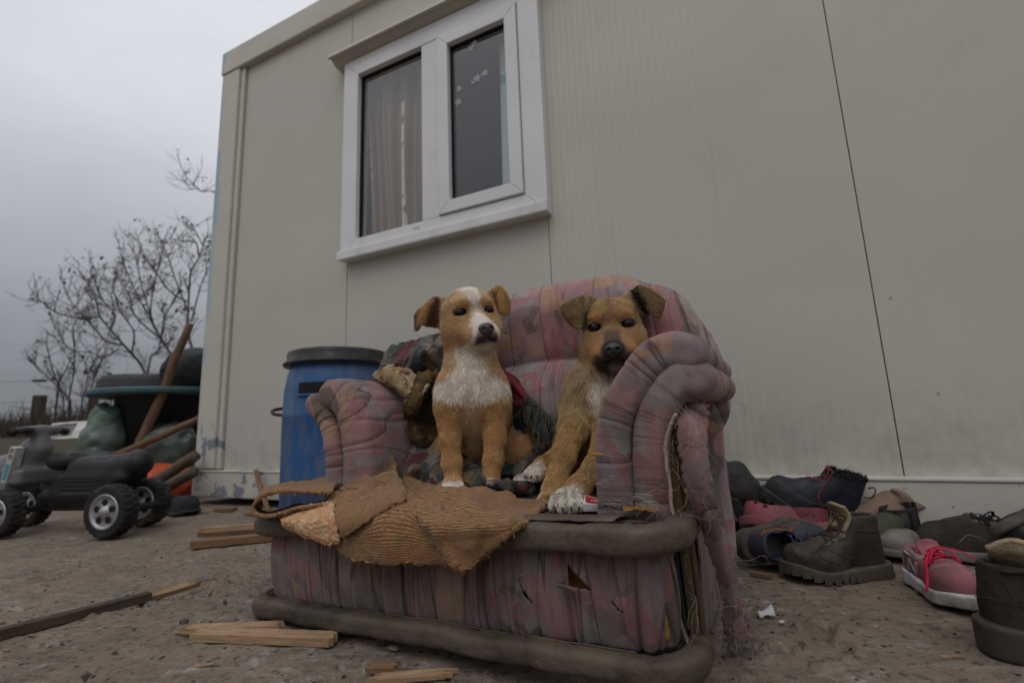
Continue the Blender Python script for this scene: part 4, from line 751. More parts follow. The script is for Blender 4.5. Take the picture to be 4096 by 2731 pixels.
def puppy(label, loc, rot, hc, yaw, pitch, roll, body, ears, col, droop, nosecol, lo, hi, n, flen, seed, whisk, clawlist, bodydir=None):
    T = thing('puppy', label, 'puppy', loc, (0, 0, rot), 'puppies on the armchair'); hc = np.array(hc)
    M = np.array(Euler((0, 0, R(yaw))).to_matrix() @ Euler((R(pitch), 0, 0)).to_matrix() @ Euler((0, R(roll), 0)).to_matrix())
    tohead = lambda p: (p - hc) @ M; E = [ear_pts(e) for e in ears]
    def sd(p):
        d = body(p); h = head_sdf(tohead(p), droop); d = smin(d, h, .02)
        for e in E: d = smin(d, near(p, e, .0042), .005)
        return d
    v, f = skin(sd, lo, hi, .0030); N = normals(v, f)
    for k in range(2):
        s = np.zeros_like(v); c = np.zeros(len(v))
        for a, b in ((0, 1), (1, 2), (2, 3), (3, 0)): np.add.at(s, f[:, a], v[f[:, b]]); np.add.at(c, f[:, a], 1)
        v = v * .5 + .5 * s / c[:, None]
    N = normals(v, f)
    def eard(p): return np.minimum(*[near(p, e, 0) for e in E])
    def C(p):
        q = tohead(p); hd = head_sdf(q, droop); return col(p, q, hd, eard(p), ears)
    mesh_o = mesh('body', v, f, M_SKIN, T, colors=C(v))
    W = lambda q: hc + np.asarray(q, float) @ M.T
    for s in (-1, 1):
        sv, sf = skin(lambda p: np.linalg.norm(p - W(EYE * [s, 1, 1] + [0, .0022, 0]), axis=1) - .0118, W(EYE * [s, 1, 1]) - .014, W(EYE * [s, 1, 1]) + .014, .0016); mesh('eye', sv, sf, M_EYE, T)
    def nz(p):
        q = tohead(p) - NOSE; x = q.copy(); x[:, 0] = np.abs(x[:, 0]); d = ell(q, (0, 0, 0), (.0165, .0105, .0118)); d = smin(d, ell(q, (0, .001, -.008), (.0085, .008, .008)), .006)
        d = smax(d, -ell(x, (.0082, -.0095, -.0012), (.0042, .006, .0034), (0, 25, 0)), .002); return smax(d, -cap(q, (0, -.0115, -.014), (0, -.0125, .001), .001, .0006), .001)
    sv, sf = skin(nz, W(NOSE) - .02, W(NOSE) + .02, .0011); m = plain('nose_leather_%d' % seed, nosecol, rough=.38, spec=.5, bump=.6, bd=.0008, fine=900); mesh('nose', sv, sf, m, T)
    def fd(p, n):
        q = tohead(p); d = (bodydir(p) if bodydir else np.array([0, .12, -1.]) + 0 * p); hd = head_sdf(q, droop); h = sm(.012, .0, hd)[:, None]
        away = q - (NOSE + [0, -.02, -.004]); away[:, 2] += .02 * (q[:, 1] < -.03); a = away @ M.T; a /= np.linalg.norm(a, axis=1)[:, None] + 1e-9; r = d * (1 - h) + a * h
        for e, s in zip(E, (-1, 1)): k = (near(p, e, 0) < .0075)[:, None] & (np.abs(q[:, :1]) > .05); r = np.where(k, np.array([s * .8, .05, -.65]), r)
        return r
    def fl(p):
        q = tohead(p); hd = head_sdf(q, droop); h = sm(.014, .002, hd); dn = np.linalg.norm(q - NOSE, axis=1)
        L = flen(p) * (1 - h) + h * np.interp(dn, [.012, .03, .06, .11, .15], [.0022, .0035, .0060, .0095, .0115]); x = q.copy(); x[:, 0] = np.abs(x[:, 0]); de = np.linalg.norm(x - EYE, axis=1)
        L = np.where(eard(p) < .0065, np.where(hd > .006, .0065, L), L); return L * np.interp(de, [.012, .022], [.45, 1])
    def keep(p):
        q = tohead(p); x = q.copy(); x[:, 0] = np.abs(x[:, 0]); e = (x - EYE) / np.array([.0125, .02, .0066]); e[:, 2] += .10
        return ~((np.linalg.norm(e, axis=1) < 1) | (np.linalg.norm((q - NOSE) / np.array([.0175, .013, .013]), axis=1) < 1))
    fur('fur', v, f, N, T, n, fd, fl, C, keep, seed=seed)
    rng = np.random.RandomState(seed); A = Acc()
    for s in (-1, 1):
        for k in range(whisk):
            p0 = np.array([s * .026, -.078 + .006 * rng.randn(), -.043 + .006 * rng.randn()]); d = np.array([s, rng.uniform(-.3, .3), rng.uniform(-.35, .25)]); L = rng.uniform(.03, .055)
            A.add(tube([W(p0), W(p0 + d * L * .5), W(p0 + d * L + [0, .006, -.008])], [.0003, .0002, .0001], 4, False))
    a, b = A.get(); mesh('whiskers', a, b, M_WHISK, T, kind='stuff')
    for c, r, ang in clawlist: claws(c, r, ang, T)
    return T
def nzp(p, s, seed): return fbm(p, s, 3, seed)
# -- first puppy: tan with a white blaze and chest, sitting upright
def body1(p):
    d = chain(p, [(.000, .062, .315), (-.002, .060, .262), (-.002, .052, .205)], [.046, .050, .058], .02)
    d = smin(d, ell(p, (-.001, .048, .178), (.070, .060, .078)), .03)
    d = smin(d, ell(p, (-.040, .040, .170), (.036, .042, .052)), .02); d = smin(d, ell(p, (.038, .040, .168), (.036, .042, .052)), .02)
    d = smin(d, ell(p, (.010, .105, .140), (.074, .075, .105)), .04)
    d = smin(d, ell(p, (.022, .150, .085), (.085, .075, .085)), .03)
    d = smin(d, chain(p, [(-.047, .030, .150), (-.047, .022, .090), (-.044, .014, .045), (-.042, .006, .016)], [.029, .0195, .0175, .0165], .01), .012)
    d = smin(d, chain(p, [(.040, .030, .150), (.043, .020, .090), (.038, .012, .045), (.031, .004, .010)], [.029, .0205, .0180, .0170], .01), .012)
    d = smin(d, paw(p, (-.042, -.008, .004), .0205, 3), .006); d = smin(d, paw(p, (.030, -.008, -.004), .0205, 4), .006)
    d = smin(d, ell(p, (.100, .130, .058), (.050, .068, .056), (0, 20, 0)), .02); d = smin(d, ell(p, (-.055, .140, .058), (.045, .065, .055)), .02)
    d = smin(d, chain(p, [(.108, .11, .022), (.104, .075, .008)], [.024, .017], .01), .012); d = smin(d, paw(p, (.098, .048, .0), .0175, 10), .006)
    d = smin(d, chain(p, [(-.02, .11, .02), (-.004, .08, .014)], [.022, .017], .01), .012); d = smin(d, paw(p, (.002, .062, .012), .0175, -12), .006)
    return d
TAN, CREAM, WHITE, ORNG = (.52, .34, .175), (.60, .45, .27), (.76, .70, .61), (.45, .26, .11)
def col1(p, q, hd, ed, ears):
    z = p[:, 2]; x = p[:, 0]; n1, n2 = nzp(p, 40, 3), nzp(p, 90, 5); c = np.tile(np.array(ORNG, float), (len(p), 1))
    c = lerp(c, TAN, sm(.12, .22, z + .02 * n1)); c = lerp(c, CREAM, .5 * sm(.05, .08, x) * sm(.04, .1, z) * (p[:, 1] > .08))
    front = sm(.085, .055, p[:, 1] + .012 * n1)
    wid = np.interp(z, [.15, .165, .178, .20, .215, .24, .27, .30], [.0, .045, .088, .080, .040, .028, .034, .050]) + .008 * n1
    c = lerp(c, WHITE, front * sm(.012, -.012, np.abs(x + .004) - wid + .010 * n1) * sm(.150, .178, z + .016 * n1 + .010 * np.abs(np.sin(x * 45))) * .92)
    c = lerp(c, (.50, .36, .22), sm(.022, .008, np.abs(x + .004)) * sm(.05, .09, z) * sm(.155, .14, z) * front)
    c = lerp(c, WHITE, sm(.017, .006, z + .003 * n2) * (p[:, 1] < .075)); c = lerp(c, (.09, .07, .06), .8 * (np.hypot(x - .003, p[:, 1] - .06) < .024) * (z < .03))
    h = np.tile(np.array(TAN, float), (len(p), 1)); X = np.abs(q[:, 0]); qz, qy = q[:, 2], q[:, 1]
    h = lerp(h, (.42, .24, .095), sm(-.005, -.04, qz) * .6); h = lerp(h, CREAM, .55 * sm(.02, .04, qz) * sm(.07, .05, qz) * sm(.018, .028, X))
    w = np.interp(qz, [-.07, -.045, -.02, 0, .012, .03, .05, .075], [.040, .028, .025, .015, .0105, .0125, .019, .021]) + .0028 * n2
    bl = sm(.003, -.003, np.abs(q[:, 0] - .001) - w) * (qy < .03); h = lerp(h, WHITE, bl)
    h = lerp(h, (.60, .50, .38), sm(-.052, -.064, qz) * .85)
    h = lerp(h, (.33, .19, .08), sm(.012, .006, np.abs(np.linalg.norm((q * [np.sign(1), 1, 1] - np.stack([np.sign(q[:, 0]) * EYE[0], 0 * X + EYE[1], 0 * X + EYE[2]], -1)) / np.array([1.15, 1.5, .95]), axis=1) - .020)) * .45)
    lip = sm(.011, .004, np.abs(qz + .0545 + .001 * n2)) * sm(-.06, -.082, qy) * sm(.027, .020, X); h = lerp(h, (.03, .025, .023), lip * .92)
    dn = np.linalg.norm((q - NOSE - [0, .0, -.010]) / np.array([1.2, 1, .9]), axis=1); h = lerp(h, (.10, .085, .078), sm(.021, .014, dn) * .8 * sm(-.034, -.044, qz))
    x3 = q.copy(); x3[:, 0] = X; de = np.linalg.norm((x3 - EYE) / np.array([1.3, 1.5, .74]), axis=1); h = lerp(h, (.015, .011, .009), sm(.0125, .0098, de)); h = lerp(h, (.02, .015, .012), sm(.006, .002, np.linalg.norm((x3 - EYE - [-.017, -.004, -.005]) / [1.3, 2, .7], axis=1)) * .9)
    c = lerp(c, h, sm(.016, .004, hd))
    er = (ed < .0075) & (hd > .003) & (np.abs(q[:, 0]) > .048)
    fold = np.interp(q[:, 1], [.0, .018, .03], [0, .25, 1.]); ec = lerp(np.tile(np.array((.47, .27, .11)), (len(p), 1)), (.15, .08, .045), fold)  # ear inside painted dark for its shade and its darker fur
    return np.where(er[:, None], ec, c)
E1 = [[[[-.060, .075, .395], [-.076, .090, .400], [-.085, .045, .381], [-.1, .048, .369], [-.113, .062, .361]], [[-.058, .075, .378], [-.080, .092, .382], [-.091, .043, .369], [-.105, .048, .359], [-.118, .062, .354]],
       [[-.060, .075, .356], [-.084, .092, .360], [-.098, .043, .354], [-.108, .048, .345], [-.118, .062, .341]], [[-.062, .075, .333], [-.090, .090, .338], [-.102, .045, .335], [-.110, .050, .329], [-.117, .062, .324]]],
      [[[.040, .075, .403], [.053, .095, .418], [.062, .058, .414], [.071, .062, .409], [.079, .080, .402]], [[.044, .075, .396], [.057, .097, .407], [.066, .056, .400], [.077, .062, .394], [.085, .080, .386]],
       [[.050, .075, .383], [.061, .097, .393], [.067, .055, .379], [.077, .062, .373], [.085, .080, .376]], [[.055, .075, .362], [.064, .095, .370], [.068, .056, .357], [.077, .062, .355], [.084, .078, .366]]]]
puppy('tan puppy with white blaze and chest sitting upright on the armchair beside the rug', (-.083, .960, .215), math.atan2(.086, .996), (-.003, .056, .340), 16, 3, -8, body1, E1, col1, .000, (.065, .040, .038),
      (-.135, -.075, -.03), (.17, .245, .44), 120000, lambda p: np.interp(p[:, 2], [0, .03, .09, .16, .22, .30], [.0045, .0070, .0088, .0102, .0108, .0098]), 4, 4, [((-.042, -.008, .004), .0205, 3), ((.098, .048, 0), .0175, 10)])
# -- second puppy: brown with a dark muzzle, slumped beside the right arm
def body2(p):
    d = chain(p, [(.082, .118, .275), (.072, .116, .235), (.052, .108, .190)], [.044, .046, .054], .02)
    d = smin(d, ell(p, (.040, .100, .155), (.054, .052, .068)), .03)
    d = smin(d, ell(p, (.014, .094, .150), (.034, .042, .056), (0, 20, 0)), .02)
    d = smin(d, ell(p, (.050, .150, .110), (.066, .070, .105)), .04)
    d = smin(d, ell(p, (.030, .170, .060), (.080, .07, .07)), .03)
    d = smin(d, chain(p, [(.008, .085, .150), (-.004, .045, .106), (-.024, .006, .060), (-.042, -.024, .008), (-.047, -.035, -.006)], [.031, .0250, .0190, .0170, .0170], .01), .012)
    d = smin(d, chain(p, [(.062, .078, .130), (.056, .030, .082), (.030, -.022, .043), (.000, -.052, .014), (-.012, -.066, .004)], [.031, .0235, .0170, .0172, .0185], .01), .012)
    d = smin(d, paw(p, (-.0205, -.078, -.003), .0245, 2), .007); d = smin(d, paw(p, (-.050, -.048, -.010), .020, 0), .006)
    d = smin(d, chain(p, [(.000, .12, .05), (-.035, .075, .045), (-.062, .045, .040)], [.036, .024, .018], .01), .015); d = smin(d, paw(p, (-.074, .022, .032), .0185, -28), .006)
    return d
BRN, RUST, OLIV, DARK = (.345, .205, .10), (.40, .215, .085), (.37, .265, .14), (.028, .023, .021)
def col2(p, q, hd, ed, ears):
    z = p[:, 2]; x = p[:, 0]; n1, n2 = nzp(p, 40, 13), nzp(p, 90, 15); c = np.tile(np.array((.40, .245, .10), float), (len(p), 1))
    c = lerp(c, OLIV, sm(.09, .16, z + .02 * n1)); c = lerp(c, (.20, .13, .07), .45 * sm(.1, .5, nzp(p, 55, 8)) * sm(.10, .15, z))
    dch = np.linalg.norm((p - [.054, .058, .166]) / np.array([.026, .06, .034]), axis=1) + .25 * n1; c = lerp(c, (.66, .60, .51), sm(1.05, .75, dch) * (p[:, 1] < .09))
    c = lerp(c, (.42, .34, .24), .6 * sm(.05, .03, np.abs(x - .06)) * sm(.18, .2, z) * (p[:, 1] < .1))
    c = lerp(c, (.71, .655, .57), sm(-.068, -.080, p[:, 1] + .004 * n2)); c = lerp(c, (.62, .56, .48), sm(.042, .030, p[:, 1]) * sm(-.058, -.066, x) * (z > .0))
    for cx, cy in ((-.0205, -.078), (-.050, -.048)):
        for o in (-.5, 0, .5): c = lerp(c, (.05, .038, .03), .62 * sm(.0030, .0012, np.abs(x - cx - o * .0245)) * sm(cy + .002, cy - .008, p[:, 1]) * (p[:, 1] > cy - .05) * (np.abs(x - cx) < .03) * (z < .03))  # dark lines painted between the toes for the shaded gaps
    h = np.tile(np.array(BRN, float), (len(p), 1)); X = np.abs(q[:, 0]); qz, qy = q[:, 2], q[:, 1]
    h = lerp(h, (.40, .27, .125), sm(.035, .06, qz)); h = lerp(h, RUST, sm(.02, .03, qz) * sm(.048, .036, qz) * sm(.012, .02, X) * .9); h = lerp(h, (.19, .115, .055), .7 * sm(.014, .006, X + .003 * n1) * sm(.035, .05, qz))
    h = lerp(h, RUST, .7 * sm(.0, -.02, qz) * sm(.018, .03, X) * (qy < -.03)); h = lerp(h, (.36, .25, .13), sm(.045, .055, X) * .6)
    h = lerp(h, (.115, .075, .055), sm(.020, .012, X + .002 * n2) * sm(-.055, -.078, qy) * sm(-.040, -.025, qz))
    muz = sm(-.032, -.046, qz + .003 * n2) * sm(-.045, -.072, qy) * sm(.044, .030, X); h = lerp(h, DARK, muz * .92)
    dn = np.linalg.norm((q - NOSE) / np.array([1.25, 1, 1]), axis=1); h = lerp(h, (.045, .036, .032), sm(.024, .015, dn)); h = lerp(h, (.30, .26, .23), .7 * sm(-.060, -.066, qz) * sm(-.06, -.07, qy) * sm(.014, .008, X))
    x3 = q.copy(); x3[:, 0] = X; de = np.linalg.norm((x3 - EYE) / np.array([1.3, 1.5, .80]), axis=1); h = lerp(h, (.016, .011, .009), sm(.0135, .0100, de)); h = lerp(h, (.05, .03, .018), .6 * sm(.008, .003, np.linalg.norm((x3 - EYE - [.018, .006, .001]) / [1.6, 2, .6], axis=1)))
    h = lerp(h, (.05, .037, .024), .85 * sm(.042, .050, X) * sm(.012, .03, qz))
    c = lerp(c, h, sm(.016, .004, hd))
    er = (ed < .0075) & (hd > .003) & (X > .046); fold = np.interp(q[:, 1], [-.012, .0, .012], [0, .3, 1.]); ec = lerp(np.tile(np.array((.225, .145, .07)), (len(p), 1)), (.022, .016, .013), fold)
    return np.where(er[:, None], ec, c)
E2 = [[[[.060, .102, .362], [.044, .112, .374], [.033, .070, .364], [.011, .050, .350], [-.011, .058, .343]], [[.056, .102, .350], [.044, .112, .354], [.032, .068, .345], [.010, .048, .332], [-.009, .058, .331]],
       [[.050, .102, .335], [.042, .112, .337], [.029, .068, .329], [.012, .048, .316], [-.001, .058, .317]], [[.040, .102, .310], [.033, .110, .312], [.023, .070, .306], [.017, .050, .299], [.009, .058, .304]]],
      [[[.112, .102, .362], [.136, .122, .382], [.147, .088, .379], [.166, .076, .364], [.185, .080, .348]], [[.120, .102, .352], [.144, .122, .365], [.151, .086, .364], [.167, .074, .346], [.184, .080, .338]],
       [[.132, .102, .342], [.152, .122, .351], [.159, .086, .346], [.169, .074, .330], [.179, .080, .327]], [[.142, .102, .325], [.160, .120, .334], [.163, .088, .330], [.167, .076, .320], [.174, .080, .315]]]]
puppy('brown puppy with dark muzzle and dark floppy ears slumped against the right arm', (.105, .856, .21), -math.atan2(.122, .993) , (.086, .106, .294), -6, 8, -2, body2, E2, col2, .0025, (.022, .022, .024),
      (-.12, -.13, -.045), (.21, .26, .41), 120000, lambda p: np.interp(p[:, 2], [0, .03, .09, .16, .22, .30], [.0070, .0085, .0105, .0130, .0145, .0120]), 9, 6, [((-.0205, -.078, -.003), .0245, 2), ((-.074, .022, .032), .0185, -28)],
      lambda p: np.array([-.25, -.2, -1.]) + 0 * p)
# ================================================================ shoes
M_FLEECE = plain('beige_fleece', (.40, .31, .20), (.30, .225, .14), 60, .95, .05, 1, .003, fine=420)
M_SHOEIN = plain('shoe_inside', (.03, .028, .027), rough=.9)
M_BRASS = plain('dull_brass', (.35, .27, .13), rough=.4, metal=.8)
def mat_up(name, c, rough=.6, dirt=(.10, .08, .06), amt=(.5, .8), bump=.35, fine=240, c2=None): return plain(name, tuple(x * .72 for x in c), c2 and tuple(x * .72 for x in c2) or tuple(x * .5 for x in c), 22, rough, .3, bump * 1.4, .0018, fine=fine, dirt=tuple(x * .8 for x in dirt), dsc=16, dcut=(amt[0] - .04, amt[1] - .05))
class Shoe:
    """a shoe standing on z=0, toe towards +x"""
    def __init__(s, label, L, W, H, loc, rot, upper, sole, ts=.018, toe=.5, sole_flare=.003, toe_spring=.006, low=False, group='shoes scattered by the cabin wall', name='shoe', cat='shoe', res=.0027, openw=.62, wear=.002, collar=None, hole=True, inside=None):
        s.T = thing(name, label, cat, loc, tuple(R(a) for a in rot), group); s.L, s.W, s.H, s.ts = L, W, H, ts; hL = L / 2; s.res = res
        ol = [((-.36 * L, 0), .40 * W), ((-.10 * L, .02 * W), .36 * W), ((.16 * L, .04 * W), .48 * W), ((.33 * L, .0), .41 * W), ((.40 * L, -.02 * W), .30 * W)]
        def outline(p, g=0):
            d = None; q = np.stack([p[:, 0], p[:, 1], 0 * p[:, 0]], -1)
            for (a, ra), (b, rb) in zip(ol[:-1], ol[1:]):
                e = cap(q, (*a, 0), (*b, 0), ra + g, rb + g); d = e if d is None else smin(d, e, .02)
            return d
        s.outline = outline; spring = lambda x: toe_spring * sm(.15 * L, .5 * L, x) ** 1.5 * 2; s.spring = spring
        def sole_d(p):
            q = p.copy(); q[:, 2] -= spring(p[:, 0]); z0 = ts * .5 * (1 + .25 * sm(0, -.4 * L, q[:, 0])); return extr(outline(q, sole_flare), q[:, 2] - z0, ts * .5 * (1 + .25 * sm(0, -.4 * L, q[:, 0])), .004)
        A = np.array([1, .92, 1])
        def upper_d(p):
            q = p.copy(); q[:, 2] -= spring(p[:, 0]); q[:, 1] = q[:, 1] / .98
            zt = ts * .6
            d = ell(q, (.27 * L, 0, zt + .01), (.225 * L, .475 * W, .060 * (W / .085) * toe / .5 * .72))
            d = smin(d, ell(q, (.12 * L, .01 * W, zt + .012), (.20 * L, .47 * W, .072 * toe / .5 * (W / .085) * .75)), .02)
            a0, a1 = (.10 * L, zt + .020), (-.16 * L, H * .80); r0, r1 = .38 * W, .36 * W
            d = smin(d, cap(q, (a0[0], 0, a0[1]), (a1[0], 0, max(a1[1] - r1 * .4, zt + .03)), r0, r1), .02)
            d = smin(d, cap(q, (-.32 * L, 0, zt + .01), (-.315 * L, 0, H - .01), .39 * W, .36 * W), .02); d = smin(d, cap(q, (-.22 * L, 0, zt + .01), (-.21 * L, 0, H - .008), .38 * W, .37 * W), .02)
            d = smax(d, outline(q, -.001), .006); top = q[:, 2] - (H - .03 * sm(-.18 * L, .05 * L, q[:, 0]) * 0 - .12 * (q[:, 0] + .2 * L) * (1 if low else .4) * 0 - (.012 * np.sin(np.clip((q[:, 0] + .42 * L) / (.42 * L), 0, 1) * math.pi) if low else 0))
            d = smax(d, top, .004); d = smax(d, zt * .7 - q[:, 2], .002)
            return d + fbm(p, 26, 3, int(L * 1000)) * wear
        def cav(p):
            q = p.copy(); q[:, 2] -= spring(p[:, 0]); k = openw
            d = cap(q, (-.30 * L, 0, H * .45), (-.295 * L, 0, H + .03), .36 * W * k / .62 * .71, .36 * W * k / .62 * .73); d = smin(d, cap(q, (-.16 * L, 0, H * .5), (-.15 * L, 0, H + .03), .33 * W * k / .62 * .72, .33 * W * k / .62 * .78), .01)
            return smin(d, cap(q, (-.1 * L, 0, ts + .03), (.12 * L, 0, ts + .025), .025 * W / .085, .02 * W / .085), .02)
        s.upper_d = upper_d; s.cav = cav
        lo = (-.5 * L - .03, -.55 * W - .02, -.01); hi = (.5 * L + .03, .55 * W + .02, H + .02)
        v, f = skin(lambda p: smax(upper_d(p), -cav(p), .003) if hole else upper_d(p), lo, hi, res); s.up = mesh('upper', v, f, upper, s.T)
        v, f = skin(sole_d, lo, (hi[0], hi[1], ts * 2 + .03), res); s.so = mesh('sole', v, f, sole, s.T)
        if hole:
            v, f = skin(lambda p: np.maximum(np.abs(smax(cav(p) - .0012, p[:, 2] - H + .002, .002)) - .0012, p[:, 2] - H + .004 + (.02 if H > .09 and inside is None else 0)), lo, hi, res * .9); mesh('lining', v, f, inside or M_SHOEIN, s.T)
    def top(s, x, y, off=.0015):
        z = np.linspace(s.ts * .6, s.H + .03, 240); p = np.stack([0 * z + x, 0 * z + y, z], -1); d = s.upper_d(p); k = np.where(d < 0)[0]; return (z[k[-1]] if len(k) else s.ts) + off
    def side(s, x, z, sg, off=.001):
        y = np.linspace(0, s.W, 200); d = s.upper_d(np.stack([0 * y + x, sg * y, 0 * y + z], -1)); k = np.where(d < 0)[0]; return sg * ((y[k[-1]] if len(k) else 0) + off)
    def on(s, x, y, off=.0015): return (x, y, s.top(x, y, off))
    def laces(s, xs, w, mat, r=.0018, flat=.6, bow=None, eyelet=None):
        for i, x in enumerate(xs):
            q = [s.on(x + .002, t * w, r * 1.3) for t in np.linspace(-1, 1, 9)]
            if i + 1 < len(xs): q = [s.on(x + (xs[i + 1] - x) * k, (2 * k - 1) * w * (1 if i % 2 else -1), r * 2.0) for k in np.linspace(0, 1, 9)]; v, f = tube(q, r, 6, flat=flat); mesh('lace', v, f, mat, s.T); q = [s.on(x + (xs[i + 1] - x) * k, -(2 * k - 1) * w * (1 if i % 2 else -1), r * 1.1) for k in np.linspace(0, 1, 9)]
            v, f = tube(q, r, 6, flat=flat); mesh('lace', v, f, mat, s.T)
            if eyelet:
                for sg in (-1, 1):
                    c = Vector(s.on(x, sg * w * 1.08, .0008)); e = .002; n = (Vector(s.on(x + e, sg * w * 1.08, .0008)) - c).cross(Vector(s.on(x, sg * w * 1.08 + e, .0008)) - c).normalized(); a = n.orthogonal().normalized(); b = n.cross(a)
                    v, f = tube([c + (a * math.cos(t) + b * math.sin(t)) * .0034 for t in np.linspace(0, 2 * math.pi, 13)], .0011, 6, False); mesh('eyelet', v, f, eyelet, s.T)
        for pts, rr in (bow or []): v, f = tube(crv(pts, 30), rr, 6, flat=flat); mesh('lace', v, f, mat, s.T)
    def seam(s, pts, r, mat, name='seam', sg=None):
        q = [((x, s.side(x, z, sg, r * .3), z) if sg else s.on(x, z, r * .3)) for x, z in crv([(a, b, 0) for a, b in pts], 24)[:, :2]]; v, f = tube(q, r, 5); mesh(name, v, f, mat, s.T)
    def lugs(s, n, mat, d=.004, w=.006, gap=.5, zs=.005):
        """tread blocks standing out round the edge of the sole"""
        a = np.linspace(0, 2 * math.pi, 400); r = np.full(400, .0); 
        for k in range(400):
            t = np.linspace(0, s.L * .6, 200); q = np.stack([t * math.cos(a[k]), t * math.sin(a[k]), 0 * t], -1); o = s.outline(q, .0035); i = np.where(o < 0)[0]; r[k] = t[i[-1]]
        P = np.stack([r * np.cos(a), r * np.sin(a)], -1); sarc = np.r_[0, np.cumsum(np.linalg.norm(np.diff(P, axis=0), axis=1))]; A = Acc()
        for k in range(n):
            c = sarc[-1] * (k + .5) / n; h = sarc[-1] / n * gap / 2; q = [np.array([np.interp(c + e, sarc, P[:, j]) for j in (0, 1)]) for e in (-h, h)]; m = (q[0] + q[1]) / 2; nn = m / np.linalg.norm(m)
            z = float(s.spring(np.array([m[0]]))[0]); v = [(*(p + nn * o), z + zz) for p in q for o in (-.012, .0015) for zz in (-d * .6, zs)]; A.add((v, [(0, 1, 3, 2), (4, 6, 7, 5), (0, 4, 5, 1), (2, 3, 7, 6), (0, 2, 6, 4), (1, 5, 7, 3)]))
        v, f = A.get(); mesh('tread', v, f, mat, s.T, smooth=False, kind='stuff')
def build_shoes():
    blk = mat_up('black_leather', (.022, .021, .021), .5, (.07, .058, .046), (.5, .85)); rub = plain('brown_rubber_sole', (.095, .078, .058), (.065, .054, .042), 20, .7, .25, .3, .001, fine=150, dirt=(.16, .13, .10), dsc=25, dcut=(.55, .8))
    lace_d = plain('dark_brown_lace', (.045, .028, .02), rough=.9); brw = mat_up('dark_brown_leather', (.055, .043, .034), .42, (.10, .08, .062), (.48, .85), .5, 130)
    # ankle boot in front
    b = Shoe('dark brown leather child ankle boot with brass eyelets and chunky tread by the torn strip', .222, .078, .116, (.645, 1.045, .002), (0, 0, 186), brw, rub, .019, .52, .0025, .008, name='ankle_boot', cat='boot', inside=brw)
    b.lugs(30, rub, .005, .005, .72, .008); b.laces([.030, .012, -.006, -.022], .020, lace_d, .0016, .7, None, M_BRASS)
    b.seam([(.075, .052), (.045, .060), (.02, .050), (.0, .040), (-.03, .036), (-.06, .036)], .0009, lace_d, 'seam', 1); b.seam([(.042, .055), (.030, .068), (.016, .082)], .0012, brw, 'facing_edge', 1)
    b.seam([(-.10, .088), (-.07, .086), (-.03, .090)], .0016, brw, 'collar_edge', 1); b.seam([(-.088, .0), (-.06, .022), (-.02, .026), (.02, .022)], .0012, brw, 'facing_edge')
    v, f, _ = net([[(-.012, -.022, .085), (-.008, 0, .092), (-.012, .022, .085)], [(-.026, -.026, .112), (-.020, 0, .118), (-.026, .026, .112)], [(-.018, -.024, .136), (-.006, 0, .142), (-.018, .024, .136)]], 14, 14); thick(mesh('tongue', v, f, M_FLEECE, b.T), .006)
    v, f = tube(crv([b.on(-.02, .018, .003), (.012, .034, .088), (.050, .030, .066), (.070, .052, .052), (.040, .062, .040)], 30), .0016, 6); mesh('lace', v, f, lace_d, b.T)
    # pink sneaker
    pk = mat_up('dusty_pink_suede', (.43, .165, .175), .85, (.17, .10, .09), (.46, .8), .4, 320, (.36, .13, .14)); wr = plain('grubby_white_rubber', (.56, .55, .56), (.50, .49, .49), 18, .6, .3, .25, .001, fine=150, dirt=(.18, .14, .11), dsc=16, dcut=(.52, .75))
    gl = plain('grey_mesh_lining', (.36, .34, .35), (.28, .265, .27), 50, .95, .1, .7, .0015, fine=400); hot = plain('hot_pink_lace', (.52, .018, .075), (.42, .012, .05), 90, .85, .2, .7, .0008, fine=700)
    s = Shoe('pink child sneaker with bright pink laces, a grey letter N and a white sole', .172, .068, .070, (.748, .918, .0), (0, 0, -104), pk, wr, .022, .56, .002, .004, low=True, openw=.64, inside=gl, name='sneaker', res=.0022, wear=.0009)
    s.laces([.026, .013, .000, -.013], .016, hot, .0023, .55, [([s.on(-.016, .014, .003), (-.004, .0, .080), (.03, -.03, .068), (.05, -.042, .045), (.062, -.052, .026)], .0022), ([s.on(-.016, -.014, .003), (.0, .004, .083), (.020, .034, .078), (.044, .050, .056), (.058, .058, .028)], .0022),
        ([(.0, 0, .079), (.022, -.016, .078), (.030, -.028, .062), (.016, -.024, .060), (.002, -.002, .076)], .0022), ([(.0, 0, .079), (.024, .010, .082), (.038, .016, .066), (.022, .014, .062), (.002, .002, .076)], .0022)], hot)
    for sg in (-1, 1):
        for a, c in (((-.048, .028), (-.040, .052)), ((-.040, .052), (-.022, .028)), ((-.022, .028), (-.014, .052))):
            q = [(x, s.side(x, z, sg, .0004), z) for x, z in zip(np.linspace(a[0], c[0], 10), np.linspace(a[1], c[1], 10))]; n = len(q); q = [(x + e, s.side(x + e, z, sg, .0012), z) for e in (-.0036, .0036) for x, _, z in q]; thick(mesh('emblem', q, [(i, i + 1, n + i + 1, n + i) for i in range(n - 1)], gl, s.T), .0016)
        s.seam([(-.012, .026), (.006, .034), (.020, .028), (.022, .022)], .0006, hot, 'stitching', sg); s.seam([(-.070, .028), (-.058, .044), (-.052, .062)], .0006, hot, 'stitching', sg)
        s.seam([(.052, sg * .006), (.040, sg * .022), (.026, sg * .031)], .0010, gl, 'toe_seam')
    s.seam([(.030, -.020), (.036, -.010), (.038, 0), (.036, .010), (.030, .020)], .0014, pk, 'toe_seam')
